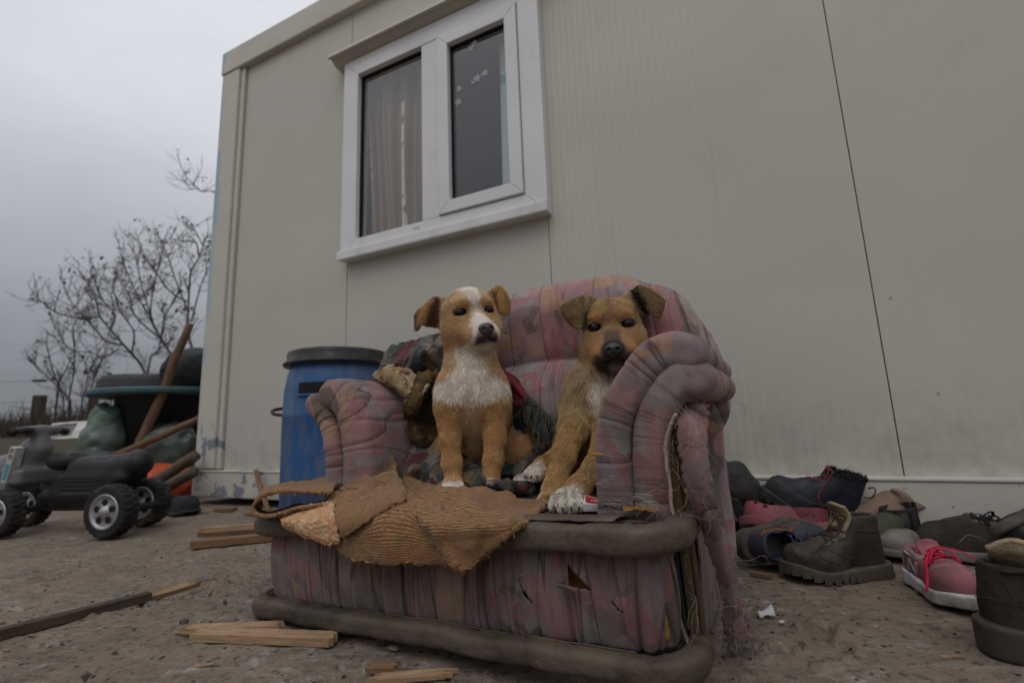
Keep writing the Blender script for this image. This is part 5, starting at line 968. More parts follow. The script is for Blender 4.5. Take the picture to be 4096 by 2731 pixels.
    v, f, _ = net([[(.01, -.015, .052), (.012, 0, .056), (.01, .015, .052)], [(-.02, -.018, .074), (-.016, 0, .078), (-.02, .018, .074)], [(-.028, -.016, .086), (-.022, 0, .092), (-.028, .016, .086)]], 12, 14); thick(mesh('tongue', v, f, pk, s.T), .004)
    s.seam([(-.085, .0), (-.07, -.022), (-.04, -.024)], .0022, gl, 'collar_edge'); s.seam([(-.085, .0), (-.07, .022), (-.04, .024)], .0022, gl, 'collar_edge')
    # big boot at the edge
    bb = mat_up('dark_brown_nubuck', (.034, .026, .021), .8, (.075, .058, .044), (.5, .9), .6, 110)
    s = Shoe('large dark brown boot with beige fleece tongue nearest the camera', .25, .092, .118, (.748, .706, 0), (0, 0, 0), bb, plain('dark_brown_sole', (.055, .042, .032), rough=.7, dirt=(.10, .08, .06)), .034, .66, .0015, .006, name='boot', cat='boot', inside=M_FLEECE, openw=.7)
    v, f, _ = net([[(-.020, -.034, .088), (-.030, -.004, .092), (-.040, .028, .088)], [(-.040, -.040, .116), (-.062, -.012, .122), (-.080, .018, .118)], [(-.046, -.036, .132), (-.074, -.016, .150), (-.096, .008, .136)]], 20, 22); v += fbm(v, 50, 3, 2)[:, None] * .0015; thick(mesh('tongue', v, f, M_FLEECE, s.T), .007)
    s.seam([(-.13, .075), (-.09, .070), (-.04, .074), (.0, .09)], .0011, bb, 'seam', -1); s.seam([(-.108, .104), (-.102, .08), (-.110, .05)], .0011, bb, 'seam', -1); s.seam([(-.105, .111), (-.08, .113), (-.05, .112)], .003, bb, 'collar_edge', -1)
    v, f = tube([(-.074, -.040, .116), (-.074, -.042, .115)], [.005, .003], 10); mesh('eyelet', v, f, M_BRASS, s.T)
    # trail shoe on its side
    nv = mat_up('blue_grey_mesh', (.050, .058, .10), .8, (.10, .085, .07), (.42, .8), .5, 260); og = plain('orange_piping', (.30, .10, .03), (.2, .07, .03), 40, .8); gs = plain('muddy_grey_sole', (.115, .10, .085), (.075, .065, .057), 25, .9, .15, .5, .002, fine=120, dirt=(.17, .14, .11))
    blu = plain('royal_blue_lining', (.022, .030, .105), (.014, .018, .05), 40, .9); s = Shoe('blue and grey trail shoe with orange piping lying on its side', .205, .080, .080, (.585, 1.165, .040), (80, 0, 14), nv, gs, .026, .6, .005, .008, low=True, openw=.78, inside=blu)
    s.lugs(26, gs, .005, .006, .6, .008); s.laces([.022, .008, -.006, -.018], .018, plain('grey_blue_lace', (.05, .055, .11)), .0016, .7, None, gs)
    for sg in (-1, 1): s.seam([(-.085, .066), (-.05, .062), (-.02, .068), (.005, .060)], .0030, og, 'piping', sg); s.seam([(-.03, .03), (-.02, .05), (-.012, .06)], .0012, og, 'piping', sg); s.seam([(.0, .03), (.012, .045), (.016, .056)], .0012, og, 'piping', sg); s.seam([(.03, .03), (.04, .045)], .0012, og, 'piping', sg)
    # navy winter boot on top of the heap
    nb = mat_up('navy_coated_fabric', (.030, .037, .056), .5, (.06, .055, .05), (.5, .85), .3, 160); nr = plain('dark_rubber_shell', (.030, .031, .033), (.024, .024, .026), 20, .55, .35, .25, .001, fine=160, dirt=(.07, .06, .05)); fu = plain('black_pile_trim', (.015, .015, .017), rough=.95); rd = plain('dark_red_cord', (.19, .022, .018), (.11, .018, .016), 80, .8)
    s = Shoe('navy winter boot with dark red laces and black pile collar topmost on the heap', .225, .088, .134, (.745, 1.300, .066), (-14, -17, 172), nb, nr, .026, .62, .004, .010, name='winter_boot', cat='boot', inside=fu)
    s.lugs(28, nr, .006, .006, .6, .008); v, f = skin(lambda p: smax(smax(s.upper_d(p) - .0022, p[:, 2] - .052 - .35 * np.maximum(p[:, 0] - .02, 0), .002), .012 - p[:, 2], .002), (-.14, -.07, -.01), (.14, .07, .14), .003); mesh('rubber_shell', v, f, nr, s.T)
    s.laces([.020, .004, -.010, -.022], .017, rd, .0018, .8, [([s.on(-.02, .016, .003), (.01, .045, .078), (.0, .055, .05), (-.004, .054, .020)], .0017)], None)
    rng = np.random.RandomState(2); A = Acc()
    uv_ = np.empty(len(s.up.data.vertices) * 3); s.up.data.vertices.foreach_get('co', uv_); uv_ = uv_.reshape(-1, 3); rim = uv_[uv_[:, 2] > s.H - .009]
    for k in range(700):
        c = rim[rng.randint(len(rim))]; d = np.array([0, 0, .9]) + rng.normal(0, .35, 3); A.add(tube([c, c + d * .003, c + d * .006 + rng.normal(0, .002, 3)], [.0011, .0009, .0003], 4, False))
    v, f = A.get(); mesh('pile_trim', v, f, fu, s.T, kind='stuff'); v, f = tube(crv([(-.113, -.005, .085), (-.128, -.003, .090), (-.132, 0, .105), (-.126, .003, .118), (-.112, .005, .114)], 16), .0028, 6, flat=.5); mesh('pull_loop', v, f, rd, s.T)
    # clog with holes
    ck = plain('dusty_pink_foam', (.25, .062, .072), (.20, .052, .06), 16, .6, .3, .2, .001, fine=200, dirt=(.15, .11, .09), dsc=12, dcut=(.45, .75))
    s = Shoe('dusty pink foam clog with round holes under the navy boot', .205, .088, .066, (.666, 1.246, .034), (20, -4, 176), ck, ck, .024, .66, .003, .008, low=True, openw=.95, name='clog', cat='clog', inside=plain('dark_pink_inside', (.16, .03, .04)))
    for i, x in enumerate((.078, .060, .042, .024, .006)):
        for y in ((-.026, -.009, .009, .026) if i % 2 == 0 else (-.034, -.017, 0, .017, .034)):
            c = Vector(s.on(x, y, .0003)); e = .003; n = (Vector(s.on(x + e, y, .0003)) - c).cross(Vector(s.on(x, y + e, .0003)) - c).normalized(); a = n.orthogonal().normalized(); q = n.cross(a); rr = .0052 if i % 2 else .0042
            mesh('hole', [c + n * .0003] + [c + n * .0003 + (a * math.cos(t) + q * math.sin(t)) * rr for t in np.arange(12) * math.pi / 6], [(0, k + 1, (k + 1) % 12 + 1) for k in range(12)], M_BLACK, s.T)
    # boot standing on its heel behind the chair
    s = Shoe('worn black rubber boot standing on its heel behind the armchair', .20, .076, .12, (.580, 1.372, .098), (0, -72, 158), mat_up('dull_black_rubber', (.035, .034, .035), .6, (.08, .07, .06), (.4, .8)), nr, .026, .66, name='rubber_boot', cat='boot')
    # cracked tan sandal
    tn = plain('cracked_tan_leather', (.24, .165, .115), (.165, .11, .078), 12, .75, .25, .5, .002, fine=90, dirt=(.13, .09, .065), dsc=18)
    s = thing('sandal', 'cracked tan sandal sole propped between the navy boot and the green sneaker', 'sandal', (.925, 1.255, .088), (R(58), R(-19), R(4)), 'shoes scattered by the cabin wall')
    o = lambda p, g=0: smin(smin(cap(p * [1, 1, 0], (-.07, 0, 0), (0, .004, 0), .030 + g, .027 + g), cap(p * [1, 1, 0], (0, .004, 0), (.07, 0, 0), .027 + g, .036 + g), .02), 9, .01)
    for nm, z, h, g in (('footbed', .010, .006, 0), ('outsole', -.004, .0068, .002)): v, f = skin(lambda p: extr(o(p, g), p[:, 2] - z, h, .004) + fbm(p, 30, 3, 5) * .0012, (-.12, -.06, -.02), (.12, .06, .03), .0028); mesh(nm, v, f, tn, s)
    v, f = tube(crv([(.03, -.036, .012), (.034, -.02, .030), (.036, 0, .036), (.034, .02, .030), (.03, .036, .012)], 20), .006, 8, flat=.4); mesh('strap', v, f, tn, s)
    # green sneaker and the white and orange one under it
    gn = mat_up('olive_green_mesh', (.075, .095, .045), .8, (.05, .05, .04), (.45, .8), .6, 260); s = Shoe('olive green sneaker with black heel behind the brown ankle boot', .19, .074, .088, (.880, 1.205, .012), (0, 4, 196), gn, plain('orange_sole_edge', (.40, .12, .03), rough=.7), .016, .55, low=True, openw=.85)
    v, f = skin(lambda p: smax(smax(s.upper_d(p) - .0018, -s.cav(p), .002), p[:, 0] + .035, .004), (-.13, -.07, -.01), (.02, .07, .11), .003); mesh('heel_cover', v, f, mat_up('black_mesh', (.014, .014, .015), .9), s.T)
    wt = mat_up('dirty_white_leather', (.27, .245, .21), .7, (.15, .12, .09), (.45, .75)); s = Shoe('dirty white sneaker with an orange heel patch half hidden behind the ankle boot', .17, .068, .060, (.885, 1.165, .0), (0, 0, 208), wt, wt, .016, .5, low=True, openw=.85)
    v, f = skin(lambda p: smax(smax(s.upper_d(p) - .0018, -s.cav(p), .002), np.abs(p[:, 0] + .055) - .018, .003), (-.13, -.07, -.01), (.02, .07, .11), .003); mesh('heel_patch', v, f, plain('orange_patch', (.45, .10, .02), rough=.8), s.T)
    # long brown canvas shoe
    cn = mat_up('dark_brown_canvas', (.034, .028, .024), .9, (.085, .068, .054), (.42, .8), .6, 260); gy = plain('grey_rubber_sole', (.20, .185, .165), (.14, .13, .115), 22, .75, .2, .4, .001, fine=150, dirt=(.10, .08, .06)); nl = plain('navy_lace', (.014, .016, .024), rough=.9)
    s = Shoe('dark brown canvas shoe with hanging navy lace and grey sole against the cabin', .275, .092, .092, (1.035, 1.120, .0), (0, 0, 163), cn, gy, .022, .56, .002, .005, low=True, openw=.8)
    s.laces([.030, .014, -.002, -.018], .020, nl, .0026, .5, [([s.on(-.016, .018, .003), (-.008, .040, .085), (.0, .050, .06), (-.006, .053, .022), (-.012, .056, .004)], .003), ([s.on(-.016, .0, .004), (-.004, .02, .102), (.02, .035, .092), (.012, .040, .070)], .003)], gy); s.seam([(.075, .04), (.055, .055), (.035, .05), (.02, .04)], .0009, gy, 'stitching', 1)
    # shoe lying upside down on it
    s = Shoe('worn black shoe lying upside down on the brown canvas shoe', .25, .092, .085, (1.085, 1.020, .125), (212, 14, 172), blk, plain('worn_grey_black_sole', (.06, .055, .05), (.035, .033, .031), 14, .7, .3, .6, .003, fine=60, dirt=(.14, .115, .09), dsc=12), .020, .55, .004, .004, low=True)
    v, f, _ = net([[(-.02, -.034, -.002), (.03, -.036, -.002), (.09, -.030, .004)], [(-.03, 0, -.006), (.03, .004, -.009), (.11, .0, .002)], [(-.02, .034, -.002), (.03, .038, -.002), (.09, .030, .004)]], 14, 24); v[:, 2] += fbm(v, 40, 3, 3) * .003; thick(mesh('loose_tread', v, f, blk, s.T), .003)
    # slipper by the cabin corner
    sl = mat_up('dark_grey_felt', (.040, .042, .052), .95, (.075, .068, .06), (.5, .85), .6, 200); g2 = 'slippers by the cabin corner'
    s = Shoe('dark grey slipper by the cabin corner nearest the armchair', .225, .095, .075, (-1.475, 2.165, 0), (0, 0, -28), sl, blk, .014, .62, low=True, openw=.9, group=g2, name='slipper', cat='slipper', res=.004)
    s = Shoe('dark grey slipper pushed under the sticks beside the cabin corner', .225, .095, .075, (-1.64, 2.22, 0), (0, 0, -12), sl, blk, .014, .62, low=True, openw=.9, group=g2, name='slipper', cat='slipper', res=.004)
build_shoes()
# ================================================================ barrel
def build_barrel():
    T = thing('barrel', 'blue plastic barrel with black lid standing behind the left arm of the armchair', 'barrel', (-.655, 1.79, 0))
    m = Mat('blue_plastic'); p = m.ob; c = m.mix(m.ramp(m.noise(5, 5), [(.35, 0.), (.7, 1.)]), (.018, .082, .225), (.025, .10, .255))
    st = m.noise(7, 8, .68, m.map(scale=(3, 3, .7))); c = m.mix(m.ramp(st, [(.46, 0.), (.70, .8)]), c, (.15, .145, .14)); c = m.mix(m.math('MULTIPLY', m.ramp(m.sep(p, 2), [(.13, 1.), (.2, 0.)]), m.ramp(m.noise(16, 6, .7, m.map(scale=(3, 3, .3))), [(.4, 0.), (.6, .85)])), c, (.05, .052, .075))
    m = m.out(c, .42, m.bump(m.noise(40, 5), .25, .002), .4)
    pr = [(0, .0), (.165, .0), (.180, .008), (.186, .03), (.187, .14), (.1885, .146), (.187, .152), (.1885, .30), (.188, .378), (.1905, .386), (.188, .394), (.186, .47), (.176, .535), (.168, .555), (.168, .585), (.172, .59), (0, .59)]
    v, f = lathe(pr, 64); mesh('drum', v, f, m, T)
    bk = plain('black_plastic_lid', (.013, .013, .014), (.020, .0195, .0195), 12, .5, .4, .3, .001, fine=150, dirt=(.07, .062, .055), dsc=14)
    v, f = lathe([(.165, .566), (.190, .563), (.194, .570), (.190, .577), (.180, .58), (.181, .606), (.178, .614), (.168, .618), (.155, .612), (0, .610)], 64); mesh('lid', v, f, bk, T)
    for a in (184, 20):
        an = R(a); h = part('handle', tube([(.183 * math.cos(an + t * .17), .183 * math.sin(an + t * .17), .43) for t in (-1, 1)], .004, 6), bk, T)
        q = [(.186 * math.cos(an - .16), .186 * math.sin(an - .16), .425), (.215 * math.cos(an - .14), .215 * math.sin(an - .14), .420), (.236 * math.cos(an), .236 * math.sin(an), .412), (.220 * math.cos(an + .14), .220 * math.sin(an + .14), .398), (.186 * math.cos(an + .16), .186 * math.sin(an + .16), .392)]
        v, f = tube(crv(q, 20), .006, 8); mesh('handle', v, f, bk, T)
    for a0, a1 in ((-113, -72),):
        A = [R(t) for t in np.linspace(a0, a1, 12)]; V = []
        for r in (.1885, .176):
            for z in (.455, .495): V += [((r - .03 * (z - .455)) * math.cos(t), (r - .03 * (z - .455)) * math.sin(t), z) for t in A]
        n = 12; F = [(n + i, n + i + 1, i + 1, i) for i in range(n - 1)]; mesh('grip_recess', V[:2 * n], F, M_BLACK, T); v, f = tube([(.190 * math.cos(t), .190 * math.sin(t), .452) for t in A], .005, 6); mesh('grip_rim', v, f, m, T)
build_barrel()
# ================================================================ ride-on toy
def build_toy():
    T = thing('ride_on_toy', 'black and grey plastic ride-on quad bike toy with four chunky wheels', 'ride-on toy', (-1.383, 1.70, 0), (0, 0, R(170)))
    bk = plain('black_toy_plastic', (.014, .014, .015), (.020, .0195, .0195), 14, .42, .25, .2, .001, fine=180, dirt=(.06, .053, .046), dsc=9, dcut=(.62, .95)); gy = plain('grey_toy_plastic', (.15, .15, .155), (.12, .12, .125), 10, .45, .4, .2, .001, fine=180, dirt=(.08, .07, .06), dsc=12)
    ty = plain('dusty_black_tyre', (.020, .019, .018), (.032, .029, .027), 22, .8, .2, .4, .002, fine=120, dirt=(.10, .085, .07), dsc=16); sv = plain('silver_hub', (.42, .42, .43), (.34, .34, .35), 25, .38, .5, .2, .001, metal=.6, dirt=(.12, .10, .085), dsc=30, dcut=(.5, .8))
    y0 = -.0975
    def body(p):
        q = p.copy(); q[:, 1] -= y0; x = q * [1, 1, 1]
        d = cap(q, (.02, 0, .240), (.10, 0, .222), .046, .040); d = smin(d, cap(q, (.10, 0, .222), (.27, 0, .225), .040, .046), .03)
        d = smin(d, rbox(q, (.18, 0, .165), (.16, .055, .055), .03), .02); d = smin(d, cap(q, (.10, 0, .12), (.38, 0, .125), .045, .05), .03); d = smax(d, -cap(q, (.02, -.2, .085), (.02, .2, .085), .098, .098), .01)
        for k in range(4): d = smax(d, -rbox(q, (.22, .072, .150 + k * .014), (.065, .02, .0022), .001), .002)
        return smax(d, -rbox(q, (.30, 0, .262), (.004, .1, .04), .002), .003)
    v, f = skin(body, (-.07, y0 - .09, .04), (.47, y0 + .09, .34), .0045); mesh('frame', v, f, bk, T)
    v, f = skin(lambda p: smin(ell(p - [0, y0, 0], (.345, 0, .255), (.075, .05, .036)), rbox(p - [0, y0, 0], (.345, 0, .268), (.045, .03, .018), .012), .02), (.24, y0 - .09, .2), (.45, y0 + .09, .32), .0045); mesh('tank', v, f, bk, T)
    v, f = skin(lambda p: smin(cap(p - [0, y0, 0], (.03, 0, .262), (.09, 0, .245), .030, .028), cap(p - [0, y0, 0], (.09, 0, .245), (.26, 0, .245), .028, .026), .02) + 0 * p[:, 0], (-.03, y0 - .06, .2), (.31, y0 + .06, .31), .0045); mesh('seat', v * [1, 1, 1], f, plain('black_vinyl_seat', (.020, .020, .022), rough=.5, dirt=(.06, .055, .05)), T)
    def nose(p):
        q = p.copy(); q[:, 1] -= y0
        d = cap(q, (.50, 0, .30), (.535, 0, .175), .050, .042); d = smin(d, ell(q, (.60, 0, .235), (.075, .10, .055)), .03); d = smin(d, cap(q, (.475, 0, .305), (.487, 0, .372), .030, .022), .02)
        d = smin(d, rbox(q, (.50, 0, .205), (.05, .075, .030), .015), .02); d = smin(d, cap(q, (.488, -.05, .375), (.488, .05, .372), .020, .020), .012); return smax(d, -cap(q, (.575, -.2, .07), (.575, .2, .07), .095, .095), .012)
    v, f = skin(nose, (.40, y0 - .13, .1), (.70, y0 + .13, .41), .0045); mesh('front_fairing', v, f, gy, T)
    for sy, xe in ((1, -.042), (-1, .045)):
        v, f = tube(crv([(.488 + sy * -.012, y0 + sy * .042, .375), (.488 + xe * .55, y0 + sy * .08, .375), (.488 + xe, y0 + sy * .122, .370)], 12), [.013] * 2 + [.0145] * 9 + [.017], 12); mesh('grip', v, f, bk, T)
    part('fork', box(.50, .535, y0 + .06, y0 + .085, .07, .19, .006), gy, T); part('fork', box(.50, .535, y0 - .085, y0 - .06, .07, .19, .006), gy, T); part('axle', tube([(.0, .02, .085), (0, -.215, .085)], .012, 10), bk, T); part('axle', tube([(.52, .02, .078), (.52, -.215, .078)], .012, 10), bk, T)
    # sticker on the side of the front fairing
    n = np.array([0, 1, 0]); st = plain('pale_sticker', (.55, .56, .52), rough=.5, dirt=(.2, .18, .15)); tq = plain('turquoise_print', (.03, .26, .36), rough=.5); bl = plain('black_print', (.015, .015, .015))
    a, b = np.array([.494, 0, .315]), np.array([.520, 0, .185]); w = np.array([.013, 0, .003]); yl = y0 + .079
    part('sticker', box(-.001, .001, 0, .001, 0, .001) if 0 else ([tuple(a - w + [0, yl, 0]), tuple(a + w + [0, yl, 0]), tuple(b + w + [0, yl, 0]), tuple(b - w + [0, yl, 0]), tuple(a - w + [0, yl - .03, 0]), tuple(a + w + [0, yl - .03, 0]), tuple(b + w + [0, yl - .03, 0]), tuple(b - w + [0, yl - .03, 0])], [(0, 1, 2, 3), (4, 7, 6, 5), (0, 4, 5, 1), (1, 5, 6, 2), (2, 6, 7, 3), (3, 7, 4, 0)]), st, T)
    for k in range(6):
        c = a + (b - a) * (.50 + .075 * k); d = (b - a) * .028; part('print', ([tuple(c - w * .75 - d + [0, yl + .001, 0]), tuple(c + w * .75 - d + [0, yl + .001, 0]), tuple(c + w * .75 + d + [0, yl + .001, 0]), tuple(c - w * .75 + d + [0, yl + .001, 0])], [(0, 1, 2, 3)]), tq, T)
    for k, t in enumerate((.10, .26)):
        c = a + (b - a) * t; v = [tuple(c + [.008 * math.cos(q), yl + .001, .008 * math.sin(q)]) for q in np.arange(14) * math.pi / 7] + [tuple(c + [.0045 * math.cos(q), yl + .001, .0045 * math.sin(q)]) for q in np.arange(14) * math.pi / 7]; part('print', (v, [(i, (i + 1) % 14, (i + 1) % 14 + 14, i + 14) for i in range(14)]), bl, T)
    # wheels
    def wheel(x, y, r, w):
        h = mesh('wheel', *tube([(x, y - w * .3, r), (x, y + w * .3, r)], r * .6, 24), bk, T)
        def td(p):
            q = p - [x, y, r]; rad = np.hypot(q[:, 0], q[:, 2]); an = np.arctan2(q[:, 2], q[:, 0]); d = np.hypot(np.maximum(np.abs(rad - r * .78) - r * .10, 0), np.maximum(np.abs(q[:, 1]) - w * .28, 0)) - r * .11
            return d + .0035 * sm(r * .88, r * .96, rad) * sm(.32, .2, np.abs(((an / (2 * math.pi) * 24 + .5 * (q[:, 1] > 0)) % 1) - .5))
        v, f = skin(td, (x - r - .01, y - w * .6, -.01), (x + r + .01, y + w * .6, 2 * r + .01), .0042); mesh('tyre', v, f, ty, h)
        for sg in (1, -1):
            v, f = lathe([(r * .64, 0), (r * .66, .008), (r * .60, .012), (r * .56, .006), (r * .50, .004), (r * .2, .008), (r * .17, .014), (0, .015)], 32); M3 = np.array([[1, 0, 0], [0, 0, sg], [0, 1, 0]]); mesh('hub_cap', v @ M3.T * 1.0 + [x, y + sg * w * .30, r] if isinstance(v, np.ndarray) else np.array(v) @ M3.T + [x, y + sg * w * .30, r], f, sv, h)
            for k in range(5):
                t = 2 * math.pi * k / 5 + .3; c = np.array([x + r * .35 * math.cos(t), y + sg * (w * .30 + .0078), r + r * .35 * math.sin(t)]); mesh('hub_hole', [c] + [c + [r * .125 * math.cos(q), 0, r * .125 * math.sin(q)] for q in np.arange(14) * math.pi / 7], [(0, k2 + 1, (k2 + 1) % 14 + 1) for k2 in range(14)], M_BLACK, h)
    wheel(.008, .0, .090, .066); wheel(.076, -.195, .090, .066); wheel(.475, .0, .083, .060); wheel(.62, -.195, .083, .060)
build_toy()
# ================================================================ things piled beside the cabin
def m_wood(name, a, b, sc=1.0, dirt=(.10, .07, .05)):
    m = Mat(name); g = m.noise(9 * sc, 6, .6, m.map(scale=(1, 14, 14))); c = m.mix(m.ramp(g, [(.35, 0.), (.65, 1.)]), a, b); c = m.mix(m.ramp(m.noise(7, 6, .65), [(.52, 0.), (.8, .8)]), c, dirt)
    return m.out(c, .8, m.bump(g, .5, .002), .2)
W_HANDLE = m_wood('weathered_brown_wood', (.20, .12, .075), (.13, .078, .05)); W_GREY = m_wood('grey_brown_stick', (.14, .10, .07), (.09, .065, .047)); W_PALE = m_wood('fresh_split_pine', (.40, .275, .165), (.26, .16, .088), 2.2, (.26, .17, .10)); W_TAN = m_wood('tan_offcut', (.25, .145, .08), (.16, .095, .052)); W_DARK = m_wood('weathered_dark_lath', (.085, .066, .05), (.05, .04, .031))
def pole(name, label, a, b, r, mat, group=None, taper=.85, cat='stick', seg=10):
    a, b = Vector(a), Vector(b); d = b - a; L = d.length; rng = np.random.RandomState(int(L * 1e4) % 9999)
    t = np.linspace(0, 1, 14); p = np.stack([t * L, fbm(np.stack([t * 3, 0 * t + L, 0 * t], -1), 1, 2, 3) * r * .5, fbm(np.stack([t * 3, 0 * t, 0 * t + L], -1), 1, 2, 5) * r * .5], -1); v, f = tube(p, r * (1 + (taper - 1) * t), seg)
    o = mesh(name, v + fbm(v, 60, 2, 4)[:, None] * r * .04, f, mat); o.location = a; o.rotation_mode = 'QUATERNION'; o.rotation_quaternion = d.to_track_quat('X', 'Z'); return tag(o, label, cat, group)
def build_junk():
    T = thing('rubbish_bin', 'dark bin with a wide teal rim standing beside the cabin corner', 'bin', (-2.20, 3.05, 0)); bk = plain('black_bin_plastic', (.014, .014, .015), rough=.5)
    v, f = lathe([(0, 0), (.22, 0), (.27, .56), (.29, .575)], 40); mesh('bin_body', v, f, bk, T)
    v, f = lathe([(.30, .575), (.398, .580), (.403, .590), (.403, .612), (.397, .618), (.30, .618), (0, .615)], 48); mesh('rim', v, f, plain('teal_plastic', (.045, .115, .135), (.03, .08, .095), 10, .5, .4, dirt=(.09, .085, .08)), T)
    v, f = lathe([(0, .0), (.275, 0), (.285, .008), (.27, .03), (.272, .05), (.262, .072), (.255, .086), (.24, .09), (0, .085)], 44); tag(mesh('bin_lid', v, f, plain('grey_black_lid', (.034, .033, .034), rough=.55, dirt=(.07, .065, .06))), 'ribbed black round lid lying on the teal bin rim', 'lid').location = (-2.31, 3.04, .619)
    gm = plain('green_plastic_sheet', (.10, .14, .11), (.055, .08, .062), 6, .32, .5, .3, .002, fine=40, dirt=(.05, .06, .05), dsc=6, dcut=(.5, .7))
    def sack(nm, label, c, r, sd, mat, cat='sack', amp=.09):
        def fn(p):
            q = p / np.asarray(r); d = (np.linalg.norm(q, axis=1) - 1) * min(r); n1 = vnoise(p, 7, sd); return smax(d + amp * min(r) * (1 - np.abs(fbm(p, 5, 3, sd)) * 2.2) + amp * .5 * min(r) * np.abs(fbm(p, 13, 3, sd + 5)), -(p[:, 2] + c[2]), .02)
        v, f = skin(fn, -np.array(r) * 1.35, np.array(r) * 1.35, min(r) / 16); o = tag(mesh(nm, v, f, mat), label, cat); o.location = c; return o
    sack('green_sack', 'pale green plastic sack slumped against the bin by the cabin corner', (-2.38, 2.82, .25), (.13, .13, .30), 3, gm); sack('green_sack', 'darker green sack between the leaning handle and the cabin corner', (-2.02, 2.83, .20), (.20, .13, .24), 8, plain('dark_green_sheet', (.04, .06, .045), rough=.4, spec=.5))
    sack('black_bag', 'black fabric bag lying on the bin rim by the cabin corner', (-1.99, 2.93, .735), (.15, .12, .15), 5, plain('black_nylon', (.020, .020, .022), rough=.6, dirt=(.11, .09, .07), dsc=9, dcut=(.66, .7)), 'bag')
    sack('blue_bag', 'small blue plastic bag behind the black lid', (-2.22, 3.12, .735), (.06, .05, .05), 4, plain('blue_sheet', (.03, .07, .20), rough=.4), 'bag'); sack('orange_net_sack', 'bright orange red net sack under the leaning sticks', (-1.93, 2.62, .075), (.24, .15, .13), 6, plain('orange_red_net', (.52, .085, .03), (.36, .05, .02), 20, .7, .3, .8, .004, fine=90), 'sack')
    pole('tool_handle', 'thick brown wooden handle leaning upright against the bin', (-2.20, 2.745, .08), (-1.890, 2.75, .985), .030, W_HANDLE, None, .72, 'handle'); pole('tool_handle', 'thin wooden handle sloping from the green sack to the cabin corner', (-2.19, 2.66, .24), (-1.68, 2.60, .43), .020, W_HANDLE, None, .9, 'handle')
    pole('log', 'upper dark log leaning against the cabin corner', (-1.95, 2.52, .055), (-1.57, 2.40, .235), .028, W_GREY, 'dark logs at the cabin corner', 1, 'log'); pole('log', 'lower dark log lying against the cabin corner', (-1.86, 2.44, .03), (-1.53, 2.34, .165), .027, W_GREY, 'dark logs at the cabin corner', 1, 'log')
    # discarded window on the bank
    T = thing('discarded_window', 'white discarded window panel lying on the earth bank behind the toy', 'window', (-5.49, 6.05, .46), (R(54), R(-4), R(12))); wm = plain('white_painted_panel', (.62, .61, .57), rough=.6, dirt=(.3, .27, .22))
    part('panel', box(-.02, .30, -.13, .13, -.012, .012, .004), wm, T); part('frame', box(-.30, -.02, .10, .13, -.02, .02, .004), wm, T); part('frame', box(-.30, -.02, -.13, -.10, -.02, .02, .004), wm, T); part('frame', box(-.30, -.265, -.10, .10, -.02, .02, .004), wm, T); part('pane', box(-.264, -.021, -.099, .099, -.004, .004), plain('dusty_dark_glass', (.10, .11, .12), rough=.25), T)
build_junk()
# ================================================================ splintered wood on the ground
def plank(name, label, a, b, w, h, mat, spl=.25, seed=1, roll=0, group=None, lift=0, cat='plank', split=0.0):
    """a broken board from a to b with splintered ends"""
    rng = np.random.RandomState(seed); a, b = Vector(a), Vector(b); d = b - a; L = d.length; nx, ny = 40, 17; top = []; 
    e0 = (rng.rand(ny) ** 2 * .5 + .5 * np.abs(np.sin(np.arange(ny) * .45 + seed))) * spl * L * .5; e1 = (rng.rand(ny) ** 2 * .5 + .5 * np.abs(np.cos(np.arange(ny) * .4 + seed))) * spl * L * .5
    V = []; F = []
    for s in (1, -1):
        for j in range(ny):
            y = (j / (ny - 1) - .5) * w
            for i in range(nx):
                t = i / (nx - 1); x = e0[j] * (1 - t) + (L - e1[j]) * t; edge = min(t, 1 - t); V.append((x, y + rng.normal(0, w * .006), s * h * .5 + rng.normal(0, h * .02)))
    n = nx * ny; q = lambda s, j, i: s * n + j * nx + i
    for j in range(ny - 1):
        for i in range(nx - 1): F.append((q(0, j, i), q(0, j, i + 1), q(0, j + 1, i + 1), q(0, j + 1, i))); F.append((q(1, j + 1, i), q(1, j + 1, i + 1), q(1, j, i + 1), q(1, j, i)))
        F.append((q(0, j, 0), q(0, j + 1, 0), q(1, j + 1, 0), q(1, j, 0))); F.append((q(0, j + 1, nx - 1), q(0, j, nx - 1), q(1, j, nx - 1), q(1, j + 1, nx - 1)))
    for i in range(nx - 1): F.append((q(0, 0, i + 1), q(0, 0, i), q(1, 0, i), q(1, 0, i + 1))); F.append((q(0, ny - 1, i), q(0, ny - 1, i + 1), q(1, ny - 1, i + 1), q(1, ny - 1, i)))
    o = mesh(name, V, F, mat, smooth=False); o.location = a + Vector((0, 0, h / 2 + lift)); o.rotation_mode = 'QUATERNION'; o.rotation_quaternion = d.to_track_quat('X', 'Z') @ Euler((R(roll), 0, 0)).to_quaternion()
    return tag(o, label, cat, group) if label else o
